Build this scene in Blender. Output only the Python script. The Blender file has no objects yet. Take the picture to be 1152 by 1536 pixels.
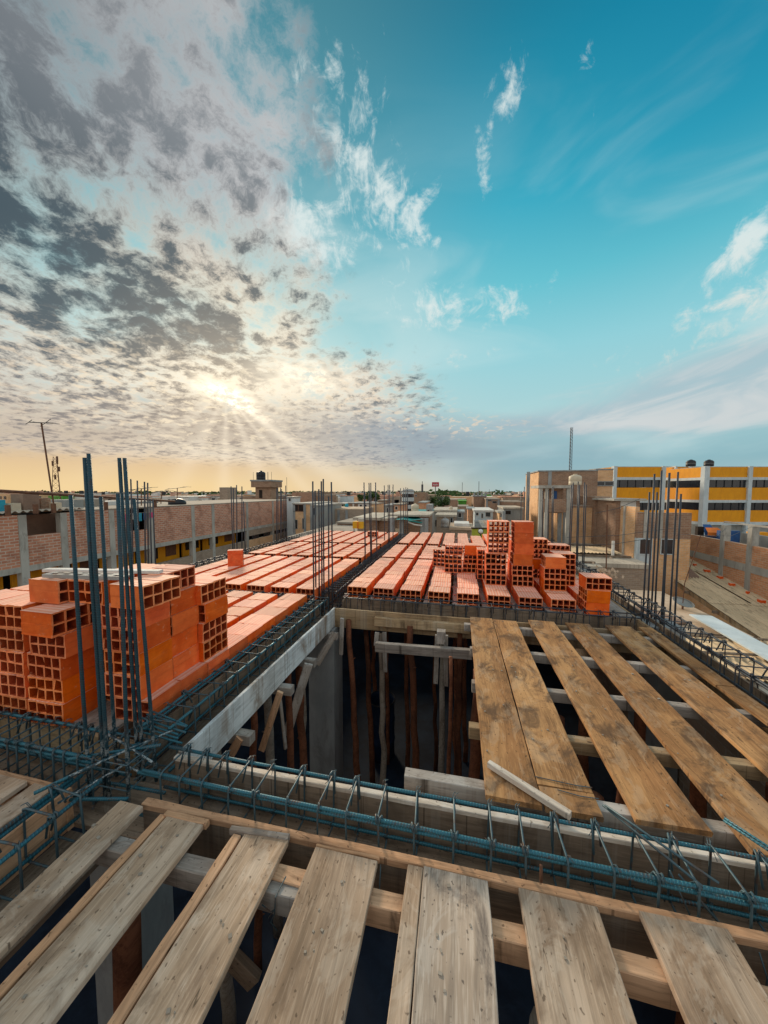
import bpy, bmesh, math, random
from mathutils import Vector, Matrix, Euler
R = math.radians
SC = bpy.context.scene
YAW, PITCH = 12.302, 3.485
CAMH = 1.5

def make_camera():
    cd = bpy.data.cameras.new('camera'); co = bpy.data.objects.new('camera', cd)
    SC.collection.objects.link(co)
    cd.sensor_fit = 'HORIZONTAL'; cd.sensor_width = 36.0; cd.lens = 509/1152*36.0
    cd.clip_start = .05; cd.clip_end = 6000
    co.location = (0, 0, CAMH); co.rotation_euler = (R(90-PITCH), 0, R(YAW))
    SC.camera = co

class NG:
    """small expression builder for shader maths"""
    def __init__(s, nt): s.nt = nt
    def new(s, t, **k):
        n = s.nt.nodes.new(t)
        for a, b in k.items(): setattr(n, a, b)
        return n
    def put(s, sock, v):
        if isinstance(v, bpy.types.NodeSocket): s.nt.links.new(v, sock)
        elif isinstance(v, (tuple, list)) and len(v) == 3 and sock.type == 'RGBA': sock.default_value = (*v, 1)
        else: sock.default_value = v
    def m(s, op, *a):
        n = s.new('ShaderNodeMath', operation=op)
        for i, v in enumerate(a): s.put(n.inputs[i], v)
        return n.outputs[0]
    def add(s, a, b): return s.m('ADD', a, b)
    def sub(s, a, b): return s.m('SUBTRACT', a, b)
    def mul(s, a, b): return s.m('MULTIPLY', a, b)
    def div(s, a, b): return s.m('DIVIDE', a, b)
    def clamp(s, a):
        n = s.new('ShaderNodeClamp'); s.put(n.inputs[0], a); return n.outputs[0]
    def sm(s, v, lo, hi, a=0.0, b=1.0):
        n = s.new('ShaderNodeMapRange', interpolation_type='SMOOTHSTEP')
        for i, x in enumerate((v, lo, hi, a, b)): s.put(n.inputs[i], x)
        return n.outputs[0]
    def lin(s, v, lo, hi, a=0.0, b=1.0):
        n = s.new('ShaderNodeMapRange')
        for i, x in enumerate((v, lo, hi, a, b)): s.put(n.inputs[i], x)
        return n.outputs[0]
    def mix(s, f, a, b, blend='MIX'):
        n = s.new('ShaderNodeMix', data_type='RGBA', blend_type=blend)
        s.put(n.inputs[0], f); s.put(n.inputs[6], a); s.put(n.inputs[7], b)
        return n.outputs[2]
    def vec(s, x, y, z=0.0):
        n = s.new('ShaderNodeCombineXYZ')
        for i, v in enumerate((x, y, z)): s.put(n.inputs[i], v)
        return n.outputs[0]
    def noise(s, v, scale, detail=4.0, rough=.55, dist=0.0, lac=2.0, dim='2D', w=0.0):
        n = s.new('ShaderNodeTexNoise', noise_dimensions=dim)
        s.put(n.inputs['Vector'], v); s.put(n.inputs['Scale'], scale); s.put(n.inputs['Detail'], detail)
        s.put(n.inputs['Roughness'], rough); s.put(n.inputs['Distortion'], dist); s.put(n.inputs['Lacunarity'], lac)
        if dim == '4D': s.put(n.inputs['W'], w)
        return n.outputs[0]
    def ramp(s, f, stops, interp='LINEAR'):
        n = s.new('ShaderNodeValToRGB'); cr = n.color_ramp; cr.interpolation = interp
        while len(cr.elements) > 1: cr.elements.remove(cr.elements[0])
        for i, (p, c) in enumerate(stops):
            e = cr.elements[0] if i == 0 else cr.elements.new(p)
            e.position = p; e.color = (*c, 1) if len(c) == 3 else c
        s.put(n.inputs[0], f); return n.outputs[0]

def S(r, g, b):
    f = lambda c: (c/255/12.92) if c/255 <= .04045 else ((c/255+.055)/1.055)**2.4
    return (f(r), f(g), f(b))

SUN_AZ, SUN_EL = -36.8, 14.4

def make_world():
    w = bpy.data.worlds.new('World'); SC.world = w; w.use_nodes = True
    w.cycles.sampling_method = 'MANUAL'; w.cycles.sample_map_resolution = 256
    nt = w.node_tree; nt.nodes.clear(); g = NG(nt)
    tc = g.new('ShaderNodeTexCoord'); sx = g.new('ShaderNodeSeparateXYZ')
    nt.links.new(tc.outputs['Generated'], sx.inputs[0])
    x, y, z = sx.outputs
    az = g.mul(g.m('ARCTAN2', x, y), 57.2958)
    el = g.mul(g.m('ARCSINE', z), 57.2958)
    zc = g.m('MAXIMUM', z, 0.0)
    d = (math.sin(R(SUN_AZ))*math.cos(R(SUN_EL)), math.cos(R(SUN_AZ))*math.cos(R(SUN_EL)), math.sin(R(SUN_EL)))
    dt = g.add(g.add(g.mul(x, d[0]), g.mul(y, d[1])), g.mul(z, d[2]))
    th = g.mul(g.m('ARCCOSINE', g.m('MINIMUM', dt, .99999)), 57.2958)       # angle from the sun
    # planar cloud-deck coordinates
    inv = g.div(g.add(1.0, g.mul(zc, .55)), g.add(zc, .10))
    P = g.vec(g.mul(x, inv), g.mul(y, inv), 0.0)
    AE = g.vec(az, el, 0.0)
    def blob(a0, e0, sa, se, rot=0.0):
        mp = g.new('ShaderNodeMapping', vector_type='TEXTURE'); g.put(mp.inputs[0], AE)
        mp.inputs[1].default_value = (a0, e0, 0); mp.inputs[2].default_value = (0, 0, R(rot)); mp.inputs[3].default_value = (sa*1.85, se*1.85, 1)
        gr = g.new('ShaderNodeTexGradient', gradient_type='SPHERICAL'); g.put(gr.inputs[0], mp.outputs[0])
        return gr.outputs[1]
    def total(*bs):
        o = bs[0]
        for b in bs[1:]: o = g.add(o, b)
        return o
    A = g.vec(g.mul(az, .1), g.mul(el, .1), 0.0)                               # angular coordinates, 10 degrees to a unit
    # --- clear sky
    elev = g.div(g.m('MAXIMUM', el, 0.0), 60.0)
    clear_r = g.ramp(elev, [(0, S(160,186,190)), (.07, S(142,184,194)), (.2, S(170,212,216)), (.34, S(146,210,220)), (.48, S(98,196,212)), (.62, S(48,172,198)), (.80, S(6,136,166)), (.92, S(0,108,138)), (1, S(0,92,120))])
    clear_l = g.ramp(elev, [(0, S(226,190,140)), (.09, S(218,190,150)), (.2, S(176,205,208)), (.36, S(150,212,220)), (.55, S(108,186,200)), (.72, S(70,152,170)), (1, S(44,112,130))])
    side = g.sm(az, -30.0, 12.0)
    clear = g.mix(side, clear_l, clear_r)
    deep = g.mul(g.sm(az, 4.0, 40.0), g.sm(el, 20.0, 44.0))
    clear = g.mix(g.mul(deep, .55), clear, S(0,118,158))
    nish = g.new('ShaderNodeTexSky', sky_type='NISHITA', sun_disc=False, sun_elevation=R(SUN_EL), sun_rotation=R(SUN_AZ))
    nsc = g.new('ShaderNodeVectorMath', operation='SCALE'); nt.links.new(nish.outputs[0], nsc.inputs[0]); nsc.inputs['Scale'].default_value = .08
    clear = g.mix(.05, clear, nsc.outputs[0])
    clear = g.mix(g.mul(g.sm(az, -34.0, -62.0), g.mul(g.sm(el, 28.0, 48.0), .55)), clear, S(58,74,84))
    # faint high veil
    veil = g.noise(g.vec(g.mul(az, .035), g.mul(el, .10), 3.0), 1.0, 5.0, .5, .6)
    clear = g.mix(g.mul(g.mul(g.sm(veil, .42, .72), .45), g.sm(el, 52.0, 20.0)), clear, S(206,228,228))
    # --- warm glow
    glow = g.m('EXPONENT', g.mul(th, -1/13.0))
    glow2 = g.m('EXPONENT', g.mul(g.mul(th, th), -1/9.0))
    sky = g.mix(g.mul(glow, .5), clear, (.98, .92, .78))
    # --- wispy white clouds, centre and right
    wob = g.noise(A, .9, 3.0, .5)
    W = g.vec(g.add(g.mul(az, .12), g.mul(wob, .8)), g.add(g.mul(el, .15), g.mul(wob, .5)), 1.7)
    wn = g.noise(W, 2.3, 6.0, .68, .3)
    wn2 = g.noise(g.vec(g.add(g.mul(az, .22), wob), g.mul(el, .20), 9.0), 1.6, 5.0, .68, .4)
    wmask = total(g.mul(blob(-1, 27, 8.5, 2.8), .85), g.mul(blob(9, 26, 5, 2.8), .5), g.mul(blob(2, 20.6, 7, 1.6), .6),
                  g.mul(blob(6.8, 46, 2.6, 2.6), .95), g.mul(blob(3.4, 40.2, 1.2, 1.9), .95), g.mul(blob(2.6, 43.2, 1.3, 1.8), .7),
                  g.mul(blob(16.6, 46.2, 1.4, 1.6), .5), g.mul(blob(17.7, 41.8, 1.4, 1.7), .5),
                  g.mul(blob(33.2, 21.5, 3.8, 3.4), .95), g.mul(blob(33.5, 27.0, 3.6, 1.5, 50), .9), g.mul(blob(26, 16.8, 7.0, 2.0), .62), g.mul(blob(27.5, 20.8, 1.6, .9), .5),
                  g.mul(blob(-17, 44, 12, 6, -35), .72), g.mul(blob(-9, 38, 5, 2, -30), .5), g.mul(blob(-26, 35.5, 5.5, 3.0, -20), .95),
                  g.mul(blob(-20, 34, 14, 9, -20), .35))
    wd = g.sm(g.add(g.add(g.mul(wn, .55), g.mul(wn2, .55)), g.mul(g.m('MINIMUM', wmask, 1.0), .42)), .76, 1.06)
    sky = g.mix(g.mul(wd, .86), sky, g.mix(g.sm(el, 10.0, 30.0), S(236,222,208), S(226,236,234)))
    # --- big pale stratus fan, low right
    fn = g.noise(g.vec(g.mul(az, .07), g.mul(g.add(el, g.mul(az, -.12)), .26), 5.0), 1.0, 5.0, .6, .5)
    fan = total(blob(27, 11.0, 17, 4.2, 3), g.mul(blob(36, 13.5, 9, 3.6, 10), .8), g.mul(blob(8, 10.2, 12, 1.4), .6))
    fd = g.sm(g.add(g.mul(fn, .55), g.mul(g.m('MINIMUM', fan, 1.0), .62)), .42, .92)
    sky = g.mix(g.mul(fd, .8), sky, g.mix(g.sm(fn, .34, .66), S(170,190,200), S(214,214,214)))
    # --- altocumulus sheet, left
    warp = g.noise(P, 1.1, 2.0, .5)
    wf = g.noise(P, 7.0, 3.0, .6)
    Pw = g.vec(g.add(g.add(g.mul(x, inv), g.mul(warp, .22)), g.mul(wf, .05)), g.sub(g.sub(g.mul(y, inv), g.mul(warp, .18)), g.mul(wf, .07)), 0.0)
    big = g.noise(Pw, 1.35, 3.0, .5)
    fine = g.noise(Pw, 7.0, 6.0, .74)
    mid = g.noise(Pw, 3.2, 3.0, .55)
    vr = g.new('ShaderNodeTexVoronoi', voronoi_dimensions='2D', feature='SMOOTH_F1'); g.put(vr.inputs['Vector'], Pw); vr.inputs['Scale'].default_value = 8.5; vr.inputs['Smoothness'].default_value = .35
    cell = g.sub(1.0, vr.outputs['Distance'])
    # coverage : left of a slanting edge that reaches the sun
    edge = g.add(az, g.mul(g.sub(el, 22.0), .05))                                # smaller = further left
    cov = g.sm(g.add(edge, g.mul(g.sub(big, .5), 34.0)), -13.0, -36.0)
    low = g.mul(g.sm(el, 26.0, 17.0), g.sm(az, 4.0, -16.0))
    cov = g.m('MAXIMUM', cov, low)
    cov = g.mul(cov, g.sm(g.add(el, g.mul(g.sub(mid, .5), 2.0)), 2.6, 5.2))
    dens = g.add(g.add(g.add(g.mul(fine, .50), g.mul(mid, .40)), g.mul(cell, .16)), g.mul(cov, .34))
    a = g.mul(g.sm(dens, .62, .94), g.sm(cov, .02, .35))
    body = total(g.mul(blob(-46.5, 23.5, 9, 4.2, -6), 1.15), blob(-37, 21.5, 8, 2.6, -14), g.mul(blob(-63, 42, 12, 18), 1.0), g.mul(blob(-57, 28, 4, 2.5), .6), g.mul(blob(-54, 20, 6, 2.0), .6), g.mul(blob(-48, 12, 14, 4), .4))
    core = g.add(g.add(g.add(g.mul(fine, .58), g.mul(mid, .28)), g.mul(cell, .14)), g.mul(g.m('MINIMUM', body, 1.2), .10))
    dk = g.mul(g.sm(core, .465, .65), g.sm(el, 46.0, 28.0, .55, 1.0))
    near = g.m('EXPONENT', g.mul(th, -1/19.0))
    brightc = g.mix(near, S(206,194,184), (1.35, 1.14, .82))
    upl = g.sm(el, 26.0, 40.0)
    corner = g.m('MINIMUM', g.add(blob(-66, 46, 24, 20), g.mul(blob(-62, 28, 10, 8), .4)), 1.0)
    brightc = g.mix(upl, brightc, S(208,206,206))
    darkc = g.mix(g.sm(el, 20.0, 7.0), g.mix(upl, S(48,76,94), S(74,90,104)), S(112,118,128))
    darkc = g.mix(g.mul(g.mul(near, near), .5), darkc, S(214,176,130))
    cc = g.mix(dk, g.mix(g.mul(corner, .62), brightc, S(96,106,116)), g.mix(g.mul(corner, .6), darkc, S(56,66,76)))
    sky = g.mix(g.mul(a, .95), sky, cc)
    # grey haze bank under the sun
    bankn = g.noise(g.vec(g.mul(az, .06), g.mul(el, .35), 2.0), 1.0, 4.0, .5, .4)
    bank = total(g.mul(blob(-12, 8.4, 22, 3.4, -5), 1.35), g.mul(blob(-50, 7.5, 26, 3.6, 0), .75))
    bd = g.mul(g.m('MINIMUM', bank, 1.0), g.sm(bankn, .2, .6, .6, 1.0))
    sky = g.mix(g.mul(bd, .8), sky, g.mix(g.sm(az, -34.0, -8.0), S(168,152,138), S(140,156,170)))
    # bright flecks below the sun
    fl = g.noise(g.vec(g.mul(az, .55), g.mul(el, 1.5), 4.0), 1.0, 4.0, .6, .3)
    flm = g.m('MINIMUM', total(blob(-38, 9.5, 13, 3.6), blob(-52, 14, 12, 4), g.mul(blob(0, 10.6, 9, 1.2, -4), 1.0), blob(-20, 15.5, 15, 3.5, -12)), 1.0)
    sky = g.mix(g.mul(g.mul(g.sm(fl, .52, .68), flm), .75), sky, g.mix(near, S(228,206,184), (1.15, .98, .68)))
    # orange strip along the horizon
    strip = g.mul(g.sm(el, 5.8, 3.2), g.sm(az, 4.0, -34.0))
    sky = g.mix(g.mul(strip, .88), sky, g.mix(g.sm(az, -6.0, -40.0), S(214,196,164), g.mix(g.sm(el, 0.0, 5.0), S(244,212,154), S(226,194,152))))
    # crepuscular rays
    sx0 = g.sub(az, SUN_AZ); sy0 = g.sub(el, SUN_EL)
    ang = g.m('ARCTAN2', sy0, sx0)
    rn = None
    for (a0, w0, k0) in ((-.62,.085,1.0),(-.88,.06,.55),(-1.2,.09,.55),(-1.62,.08,.45),(-2.05,.10,.4),(-2.5,.08,.3)):
        t_ = g.div(g.sub(ang, a0), w0); e_ = g.mul(g.m('EXPONENT', g.mul(g.mul(t_, t_), -1.0)), k0); rn = e_ if rn is None else g.add(rn, e_)
    rays = g.mul(g.mul(rn, g.m('EXPONENT', g.mul(th, -1/13.0))), g.sm(th, .8, 3.0))
    sky = g.mix(g.mul(rays, .95), sky, (1.15, 1.0, .78))
    # the sun behind its gap in the clouds
    gap = g.mul(g.m('MINIMUM', total(blob(SUN_AZ, SUN_EL, 3.2, 1.1, -14), g.mul(blob(-25, 18.0, 5.5, 1.8), .45), g.mul(blob(-34, 12.5, 4, .8, -20), .4)), 1.0), g.sm(fine, .42, .60))
    sky = g.mix(gap, sky, (2.4, 2.1, 1.6))
    gl3 = g.m('EXPONENT', g.mul(g.m('SQRT', g.add(g.mul(g.mul(g.sub(az, -30.0), g.sub(az, -30.0)), .30), g.mul(g.sub(el, 16.5), g.sub(el, 16.5)))), -1/5.5))
    sky = g.mix(g.mul(gl3, .50), sky, (1.15, 1.02, .80))
    # the rest of the dome (behind, overhead) and the haze below the horizon are plain
    bn = g.noise(P, 1.3, 3.0, .55)
    back = g.ramp(elev, [(0, S(206,198,188)), (.3, S(198,202,200)), (.7, S(172,186,190)), (1, S(150,166,174))])
    back = g.mix(g.mul(g.sm(bn, .45, .65), .8), back, S(226,216,204))
    front = g.mul(g.mul(g.sm(az, -88.0, -72.0), g.sm(az, 70.0, 50.0)), g.mul(g.sm(el, 68.0, 58.0), g.sm(el, -1.5, -.2)))
    down = g.sm(el, -.2, -1.5)
    def bgs(c, st=1.0):
        b = g.new('ShaderNodeBackground'); g.put(b.inputs[0], c); b.inputs[1].default_value = st; return b.outputs[0]
    m1 = g.new('ShaderNodeMixShader'); g.put(m1.inputs[0], front); nt.links.new(bgs(back, 1.25), m1.inputs[1]); nt.links.new(bgs(sky), m1.inputs[2])
    m2 = g.new('ShaderNodeMixShader'); g.put(m2.inputs[0], down); nt.links.new(m1.outputs[0], m2.inputs[1]); nt.links.new(bgs(S(130,122,112)), m2.inputs[2])
    out = g.new('ShaderNodeOutputWorld'); nt.links.new(m2.outputs[0], out.inputs[0])
    print('world nodes', len(nt.nodes))

def make_sun():
    l = bpy.data.lights.new('sun', 'SUN'); o = bpy.data.objects.new('sun', l); SC.collection.objects.link(o)
    l.energy = 3.6; l.angle = R(10); l.color = (1, .82, .6)
    o.rotation_euler = (R(90-SUN_EL-6), 0, R(180-SUN_AZ))
    SC.view_settings.view_transform = 'Standard'; SC.view_settings.look = 'None'; SC.view_settings.exposure = 0
# ------------------------------------------------------------------ helpers
rnd = random.Random(7)
COL = SC.collection
def tag(o, label=None, cat=None, group=None, kind=None):
    if label: o['label'] = label
    if cat: o['category'] = cat
    if group: o['group'] = group
    if kind: o['kind'] = kind
    return o
class MB:
    def __init__(s): s.v = []; s.f = []
    def quad(s, *p):
        n = len(s.v); s.v += [tuple(q) for q in p]; s.f.append(tuple(range(n, n+len(p)))); return s
    def box(s, x0, x1, y0, y1, z0, z1, rz=0.0, piv=None):
        c = [(x0,y0,z0),(x1,y0,z0),(x1,y1,z0),(x0,y1,z0),(x0,y0,z1),(x1,y0,z1),(x1,y1,z1),(x0,y1,z1)]
        if rz:
            px, py = piv or ((x0+x1)/2, (y0+y1)/2); cs, sn = math.cos(rz), math.sin(rz)
            c = [(px+(a-px)*cs-(b-py)*sn, py+(a-px)*sn+(b-py)*cs, z) for a, b, z in c]
        n = len(s.v); s.v += c
        for q in ((0,3,2,1),(4,5,6,7),(0,1,5,4),(1,2,6,5),(2,3,7,6),(3,0,4,7)): s.f.append(tuple(n+i for i in q))
        return s
    def sweep(s, pts, r, sides=6, closed=False, r1=None):
        pts = [Vector(p) for p in pts]; n = len(pts); base = len(s.v); up = None
        for i, p in enumerate(pts):
            a = pts[i-1] if (i > 0 or closed) else p; b = pts[(i+1) % n] if (i < n-1 or closed) else p
            t = (b-a).normalized()
            if up is None: up = t.orthogonal().normalized()
            up = (up - t*up.dot(t)).normalized(); w = t.cross(up)
            rr = r if r1 is None else r+(r1-r)*i/(n-1)
            for k in range(sides):
                an = 2*math.pi*k/sides; s.v.append(tuple(p+up*(rr*math.cos(an))+w*(rr*math.sin(an))))
        m = n if closed else n-1
        for i in range(m):
            for k in range(sides):
                a = base+i*sides+k; b = base+i*sides+(k+1) % sides; c = base+((i+1) % n)*sides+(k+1) % sides; d = base+((i+1) % n)*sides+k
                s.f.append((a, b, c, d))
        if not closed:
            s.f.append(tuple(base+k for k in reversed(range(sides)))); s.f.append(tuple(base+(n-1)*sides+k for k in range(sides)))
        return s
    def lathe(s, prof, sides=20, c=(0,0,0)):
        base = len(s.v)
        for r, z in prof:
            for k in range(sides):
                an = 2*math.pi*k/sides; s.v.append((c[0]+r*math.cos(an), c[1]+r*math.sin(an), c[2]+z))
        for i in range(len(prof)-1):
            for k in range(sides):
                a = base+i*sides+k; b = base+i*sides+(k+1) % sides; s.f.append((a, b, b+sides, a+sides))
        s.f.append(tuple(base+k for k in reversed(range(sides)))); s.f.append(tuple(base+(len(prof)-1)*sides+k for k in range(sides)))
        return s
    def mesh(s, name, mat, smooth=False):
        me = bpy.data.meshes.new(name); me.from_pydata(s.v, [], s.f); me.update()
        if mat: me.materials.append(mat)
        if smooth: me.polygons.foreach_set('use_smooth', [True]*len(me.polygons))
        return me
def wloc(o):
    v = Vector((0,0,0))
    while o: v += o.location; o = o.parent
    return v
def put(name, me, loc=(0,0,0), rot=(0,0,0), parent=None, label=None, cat=None, group=None, kind=None):
    """link a mesh as an object; loc is given in the world (roots are never turned)"""
    o = bpy.data.objects.new(name, me); COL.objects.link(o)
    o.location = Vector(loc)-wloc(parent) if parent else loc; o.rotation_euler = rot
    if parent: o.parent = parent
    return tag(o, label, cat, group, kind)
def root(name, loc, label, cat, group=None):
    o = bpy.data.objects.new(name, None); COL.objects.link(o); o.location = loc; o.empty_display_size = .1
    return tag(o, label, cat, group)
def mesh_local(mb, loc):   # shift world vertices so that the object sits at loc
    mb.v = [(x-loc[0], y-loc[1], z-loc[2]) for x, y, z in mb.v]; return mb
def solid(name, mb, mat, loc, parent=None, smooth=False, **k):
    return put(name, mesh_local(mb, loc).mesh(name, mat, smooth), loc, (0,0,0), parent, **k)

# ------------------------------------------------------------------ materials
def mat_new(name, rough=.8, spec=.3):
    m = bpy.data.materials.new(name); m.use_nodes = True; nt = m.node_tree; g = NG(nt)
    b = nt.nodes['Principled BSDF']; b.inputs['Roughness'].default_value = rough; b.inputs['Specular IOR Level'].default_value = spec
    return m, g, b
def objc(g):
    tc = g.new('ShaderNodeTexCoord'); oi = g.new('ShaderNodeObjectInfo')
    return tc.outputs['Object'], oi.outputs['Random']
def sep(g, v):
    n = g.new('ShaderNodeSeparateXYZ'); g.put(n.inputs[0], v); return n.outputs
def bump(g, b, h, dist=.002, strength=1.0):
    n = g.new('ShaderNodeBump'); g.put(n.inputs['Height'], h); n.inputs['Distance'].default_value = dist; n.inputs['Strength'].default_value = strength
    g.nt.links.new(n.outputs[0], b.inputs['Normal'])
def scl(c, k): return tuple(min(1, x*k) for x in c)

def wood(name, c1, c2, stain, amt=.5, worn=None, wamt=0.0, nails=True):
    """board with its length on local Y"""
    m, g, b = mat_new(name, .85, .2)
    v, rn = objc(g); x, y, z = sep(g, v)
    off = g.mul(rn, 37.0)
    G1 = g.vec(g.add(g.mul(x, 14.0), off), g.add(g.mul(y, 1.1), off), g.mul(z, 14.0))
    wob = g.noise(g.vec(g.mul(x, 3.0), g.add(g.mul(y, 1.2), off), z), 1.0, 2.0, .5, dim='3D')
    grain = g.noise(g.vec(g.add(g.mul(x, 46.0), g.mul(wob, 9.0)), g.add(g.mul(y, 2.2), off), g.mul(z, 46.0)), 1.0, 5.0, .6, dim='3D')
    tone = g.noise(G1, .35, 4.0, .6, .4, dim='3D')
    blot = g.noise(g.vec(g.mul(x, 5.0), g.add(g.mul(y, 3.2), off), z), 1.0, 6.0, .68, .7, dim='3D')
    c = g.mix(g.sm(tone, .38, .62), c1, c2)
    drt = g.noise(g.vec(g.add(g.mul(x, 2.4), off), g.add(g.mul(y, 1.3), off), 2.0), 1.0, 4.0, .6, .3)
    c = g.mix(g.mul(g.sm(drt, .44, .64), amt*.75), c, scl(c1, .52))
    hue = g.noise(g.vec(g.add(g.mul(x, 1.5), off), g.add(g.mul(y, .9), off), 7.0), 1.0, 2.0, .5)
    c = g.mix(g.mul(g.sm(hue, .45, .65), .22), c, (c2[0]*1.08, c2[1]*.86, c2[2]*.68))
    c = g.mix(g.mul(g.sm(grain, .46, .66), .46), c, scl(c1, .40))
    fg = g.noise(g.vec(g.mul(x, 150.0), g.add(g.mul(y, 9.0), off), g.mul(z, 150.0)), 1.0, 2.0, .6, dim='3D')
    c = g.mix(g.mul(g.sm(fg, .50, .66), .30), c, scl(c2, 1.25))
    c = g.mix(g.mul(g.sm(blot, .54-.07*amt, .66), amt), c, stain)
    if worn: c = g.mix(g.mul(g.sm(g.noise(g.vec(g.mul(x, 7.0), g.add(g.mul(y, 4.0), off), 5.0), 1.0, 5.0, .7, .5), .52, .62), wamt), c, worn)
    vo = g.new('ShaderNodeTexVoronoi'); vo.feature = 'F1'; g.put(vo.inputs['Vector'], g.vec(g.add(g.mul(x, 5.2), off), g.add(g.mul(y, 2.5), off), 0.0)); vo.inputs['Scale'].default_value = 1.0
    if nails:
        c = g.mix(g.mul(g.sm(vo.outputs['Distance'], .050, .028), .8), c, (.03,.02,.015))
        sp = g.noise(g.vec(g.mul(x, 60.0), g.add(g.mul(y, 45.0), off), 0.0), 1.0, 2.0, .5)
        c = g.mix(g.mul(g.sm(sp, .69, .76), .7), c, scl(stain, .45))
    gap = g.noise(g.vec(g.add(g.mul(x, 11.0), off), g.add(g.mul(y, .5), off), 0.0), 1.0, 2.0, .4)
    crack = g.m('ABSOLUTE', g.sub(gap, .5))
    c = g.mix(g.mul(g.mul(g.sm(crack, .0035, .0008), g.sm(blot, .42, .58)), .65), c, (.03,.02,.012))
    val = g.lin(rn, 0.0, 1.0, .82, 1.14)
    hsv = g.new('ShaderNodeHueSaturation'); g.put(hsv.inputs['Color'], c); g.put(hsv.inputs['Value'], val)
    g.nt.links.new(hsv.outputs[0], b.inputs['Base Color'])
    bump(g, b, g.add(g.mul(grain, .8), g.mul(blot, .6)), .003, .7)
    return m
def brick_clay(name, ca=(.76,.122,.021), cb=(.92,.185,.037), topk=1.0):
    m, g, b = mat_new(name, .78, .25)
    v, rn = objc(g); x, y, z = sep(g, v); off = g.mul(rn, 23.0)
    n1 = g.noise(g.vec(g.add(g.mul(x, 9.0), off), g.mul(y, 9.0), g.mul(z, 9.0)), 1.0, 4.0, .6, dim='3D')
    n2 = g.noise(g.vec(g.add(g.mul(x, 60.0), off), g.mul(y, 5.0), g.mul(z, 60.0)), 1.0, 4.0, .6, dim='3D')
    c = g.mix(g.sm(n1, .3, .7), ca, cb)
    c = g.mix(g.mul(g.sm(n2, .5, .7), .25), c, (.50,.08,.02))
    # sky light and dust painted as pale grooved lines on upward faces
    ge = g.new('ShaderNodeNewGeometry'); nx, ny, nz = sep(g, ge.outputs['Normal'])
    top = g.sm(nz, .6, .9)
    gr = g.m('SINE', g.mul(x, 2*math.pi/.0175*0.5))
    c = g.mix(g.mul(g.mul(top, topk), g.lin(gr, -1.0, 1.0, .46, .92)), c, (.98,.64,.50))
    hsv = g.new('ShaderNodeHueSaturation'); g.put(hsv.inputs['Color'], c); g.put(hsv.inputs['Value'], g.lin(rn, 0.0, 1.0, .80, 1.14)); g.put(hsv.inputs['Hue'], g.lin(g.m('FRACT', g.mul(rn, 7.31)), 0.0, 1.0, .496, .504)); g.put(hsv.inputs['Saturation'], g.lin(g.m('FRACT', g.mul(rn, 3.77)), 0.0, 1.0, .98, 1.04))
    # chalky chips
    ch = g.noise(g.vec(g.add(g.mul(x, 22.0), off), g.mul(y, 22.0), g.mul(z, 22.0)), 1.0, 3.0, .6, dim='3D')
    sc_ = g.noise(g.vec(g.add(g.mul(x, 5.0), off), g.mul(y, 5.0), g.mul(z, 8.0)), 1.0, 4.0, .65, .5, dim='3D')
    c1_ = g.mix(g.mul(g.sm(sc_, .55, .70), .35), hsv.outputs[0], (.42,.10,.035))
    c2 = g.mix(g.mul(g.sm(ch, .63, .70), .45), c1_, (.78,.36,.20))
    g.nt.links.new(c2, b.inputs['Base Color'])
    bump(g, b, g.add(g.mul(gr, .5), g.mul(n2, .8)), .0015, .6)
    return m
def steel(name, base, rust, ribs=True, splash=False):
    m, g, b = mat_new(name, .5, .5); b.inputs['Metallic'].default_value = .25
    v, rn = objc(g); x, y, z = sep(g, v); off = g.mul(rn, 19.0)
    n = g.noise(g.vec(g.mul(x, 30.0), g.mul(y, 30.0), g.add(g.mul(z, 9.0), off)), 1.0, 4.0, .6, dim='3D')
    c = g.mix(g.sm(n, .50, .68), base, rust)
    if splash:
        ge = g.new('ShaderNodeNewGeometry'); wz = sep(g, ge.outputs['Position'])[2]
        n3 = g.noise(g.vec(g.mul(x, 60.0), g.mul(y, 60.0), g.add(g.mul(z, 26.0), off)), 1.0, 4.0, .7, dim='3D')
        c = g.mix(g.mul(g.sm(n3, .48, .56), g.sm(wz, .34, .05)), c, (.42,.46,.47))
    g.nt.links.new(c, b.inputs['Base Color'])
    if ribs:
        rb = g.m('SINE', g.add(g.mul(z, 2*math.pi/.013), g.m('MULTIPLY', g.m('ARCTAN2', y, x), 1.0)))
        bump(g, b, g.sm(rb, -.1, .5), .003, 1.0)
        c2 = g.mix(g.mul(g.sm(rb, .1, .8), .35), c, scl(base, 2.0)); g.nt.links.new(c2, b.inputs['Base Color'])
    else: bump(g, b, n, .001, .5)
    return m
def plain(name, c, c2=None, scale=3.0, rough=.8, stain=None, samt=.4, metal=0.0, spec=.3, b_=.002, streak=False):
    m, g, b = mat_new(name, rough, spec); b.inputs['Metallic'].default_value = metal
    v, rn = objc(g); x, y, z = sep(g, v); off = g.mul(rn, 13.0)
    V = g.vec(g.add(x, off), y, g.mul(z, .35) if streak else z)
    n = g.noise(V, scale, 6.0, .65, .3, dim='3D')
    col = g.mix(g.sm(n, .35, .65), c, c2 or scl(c, .72))
    if stain:
        n2 = g.noise(V, scale*2.7, 5.0, .7, .5, dim='3D'); col = g.mix(g.mul(g.sm(n2, .52, .66), samt), col, stain)
    g.nt.links.new(col, b.inputs['Base Color']); bump(g, b, n, b_, .6)
    return m
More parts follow.
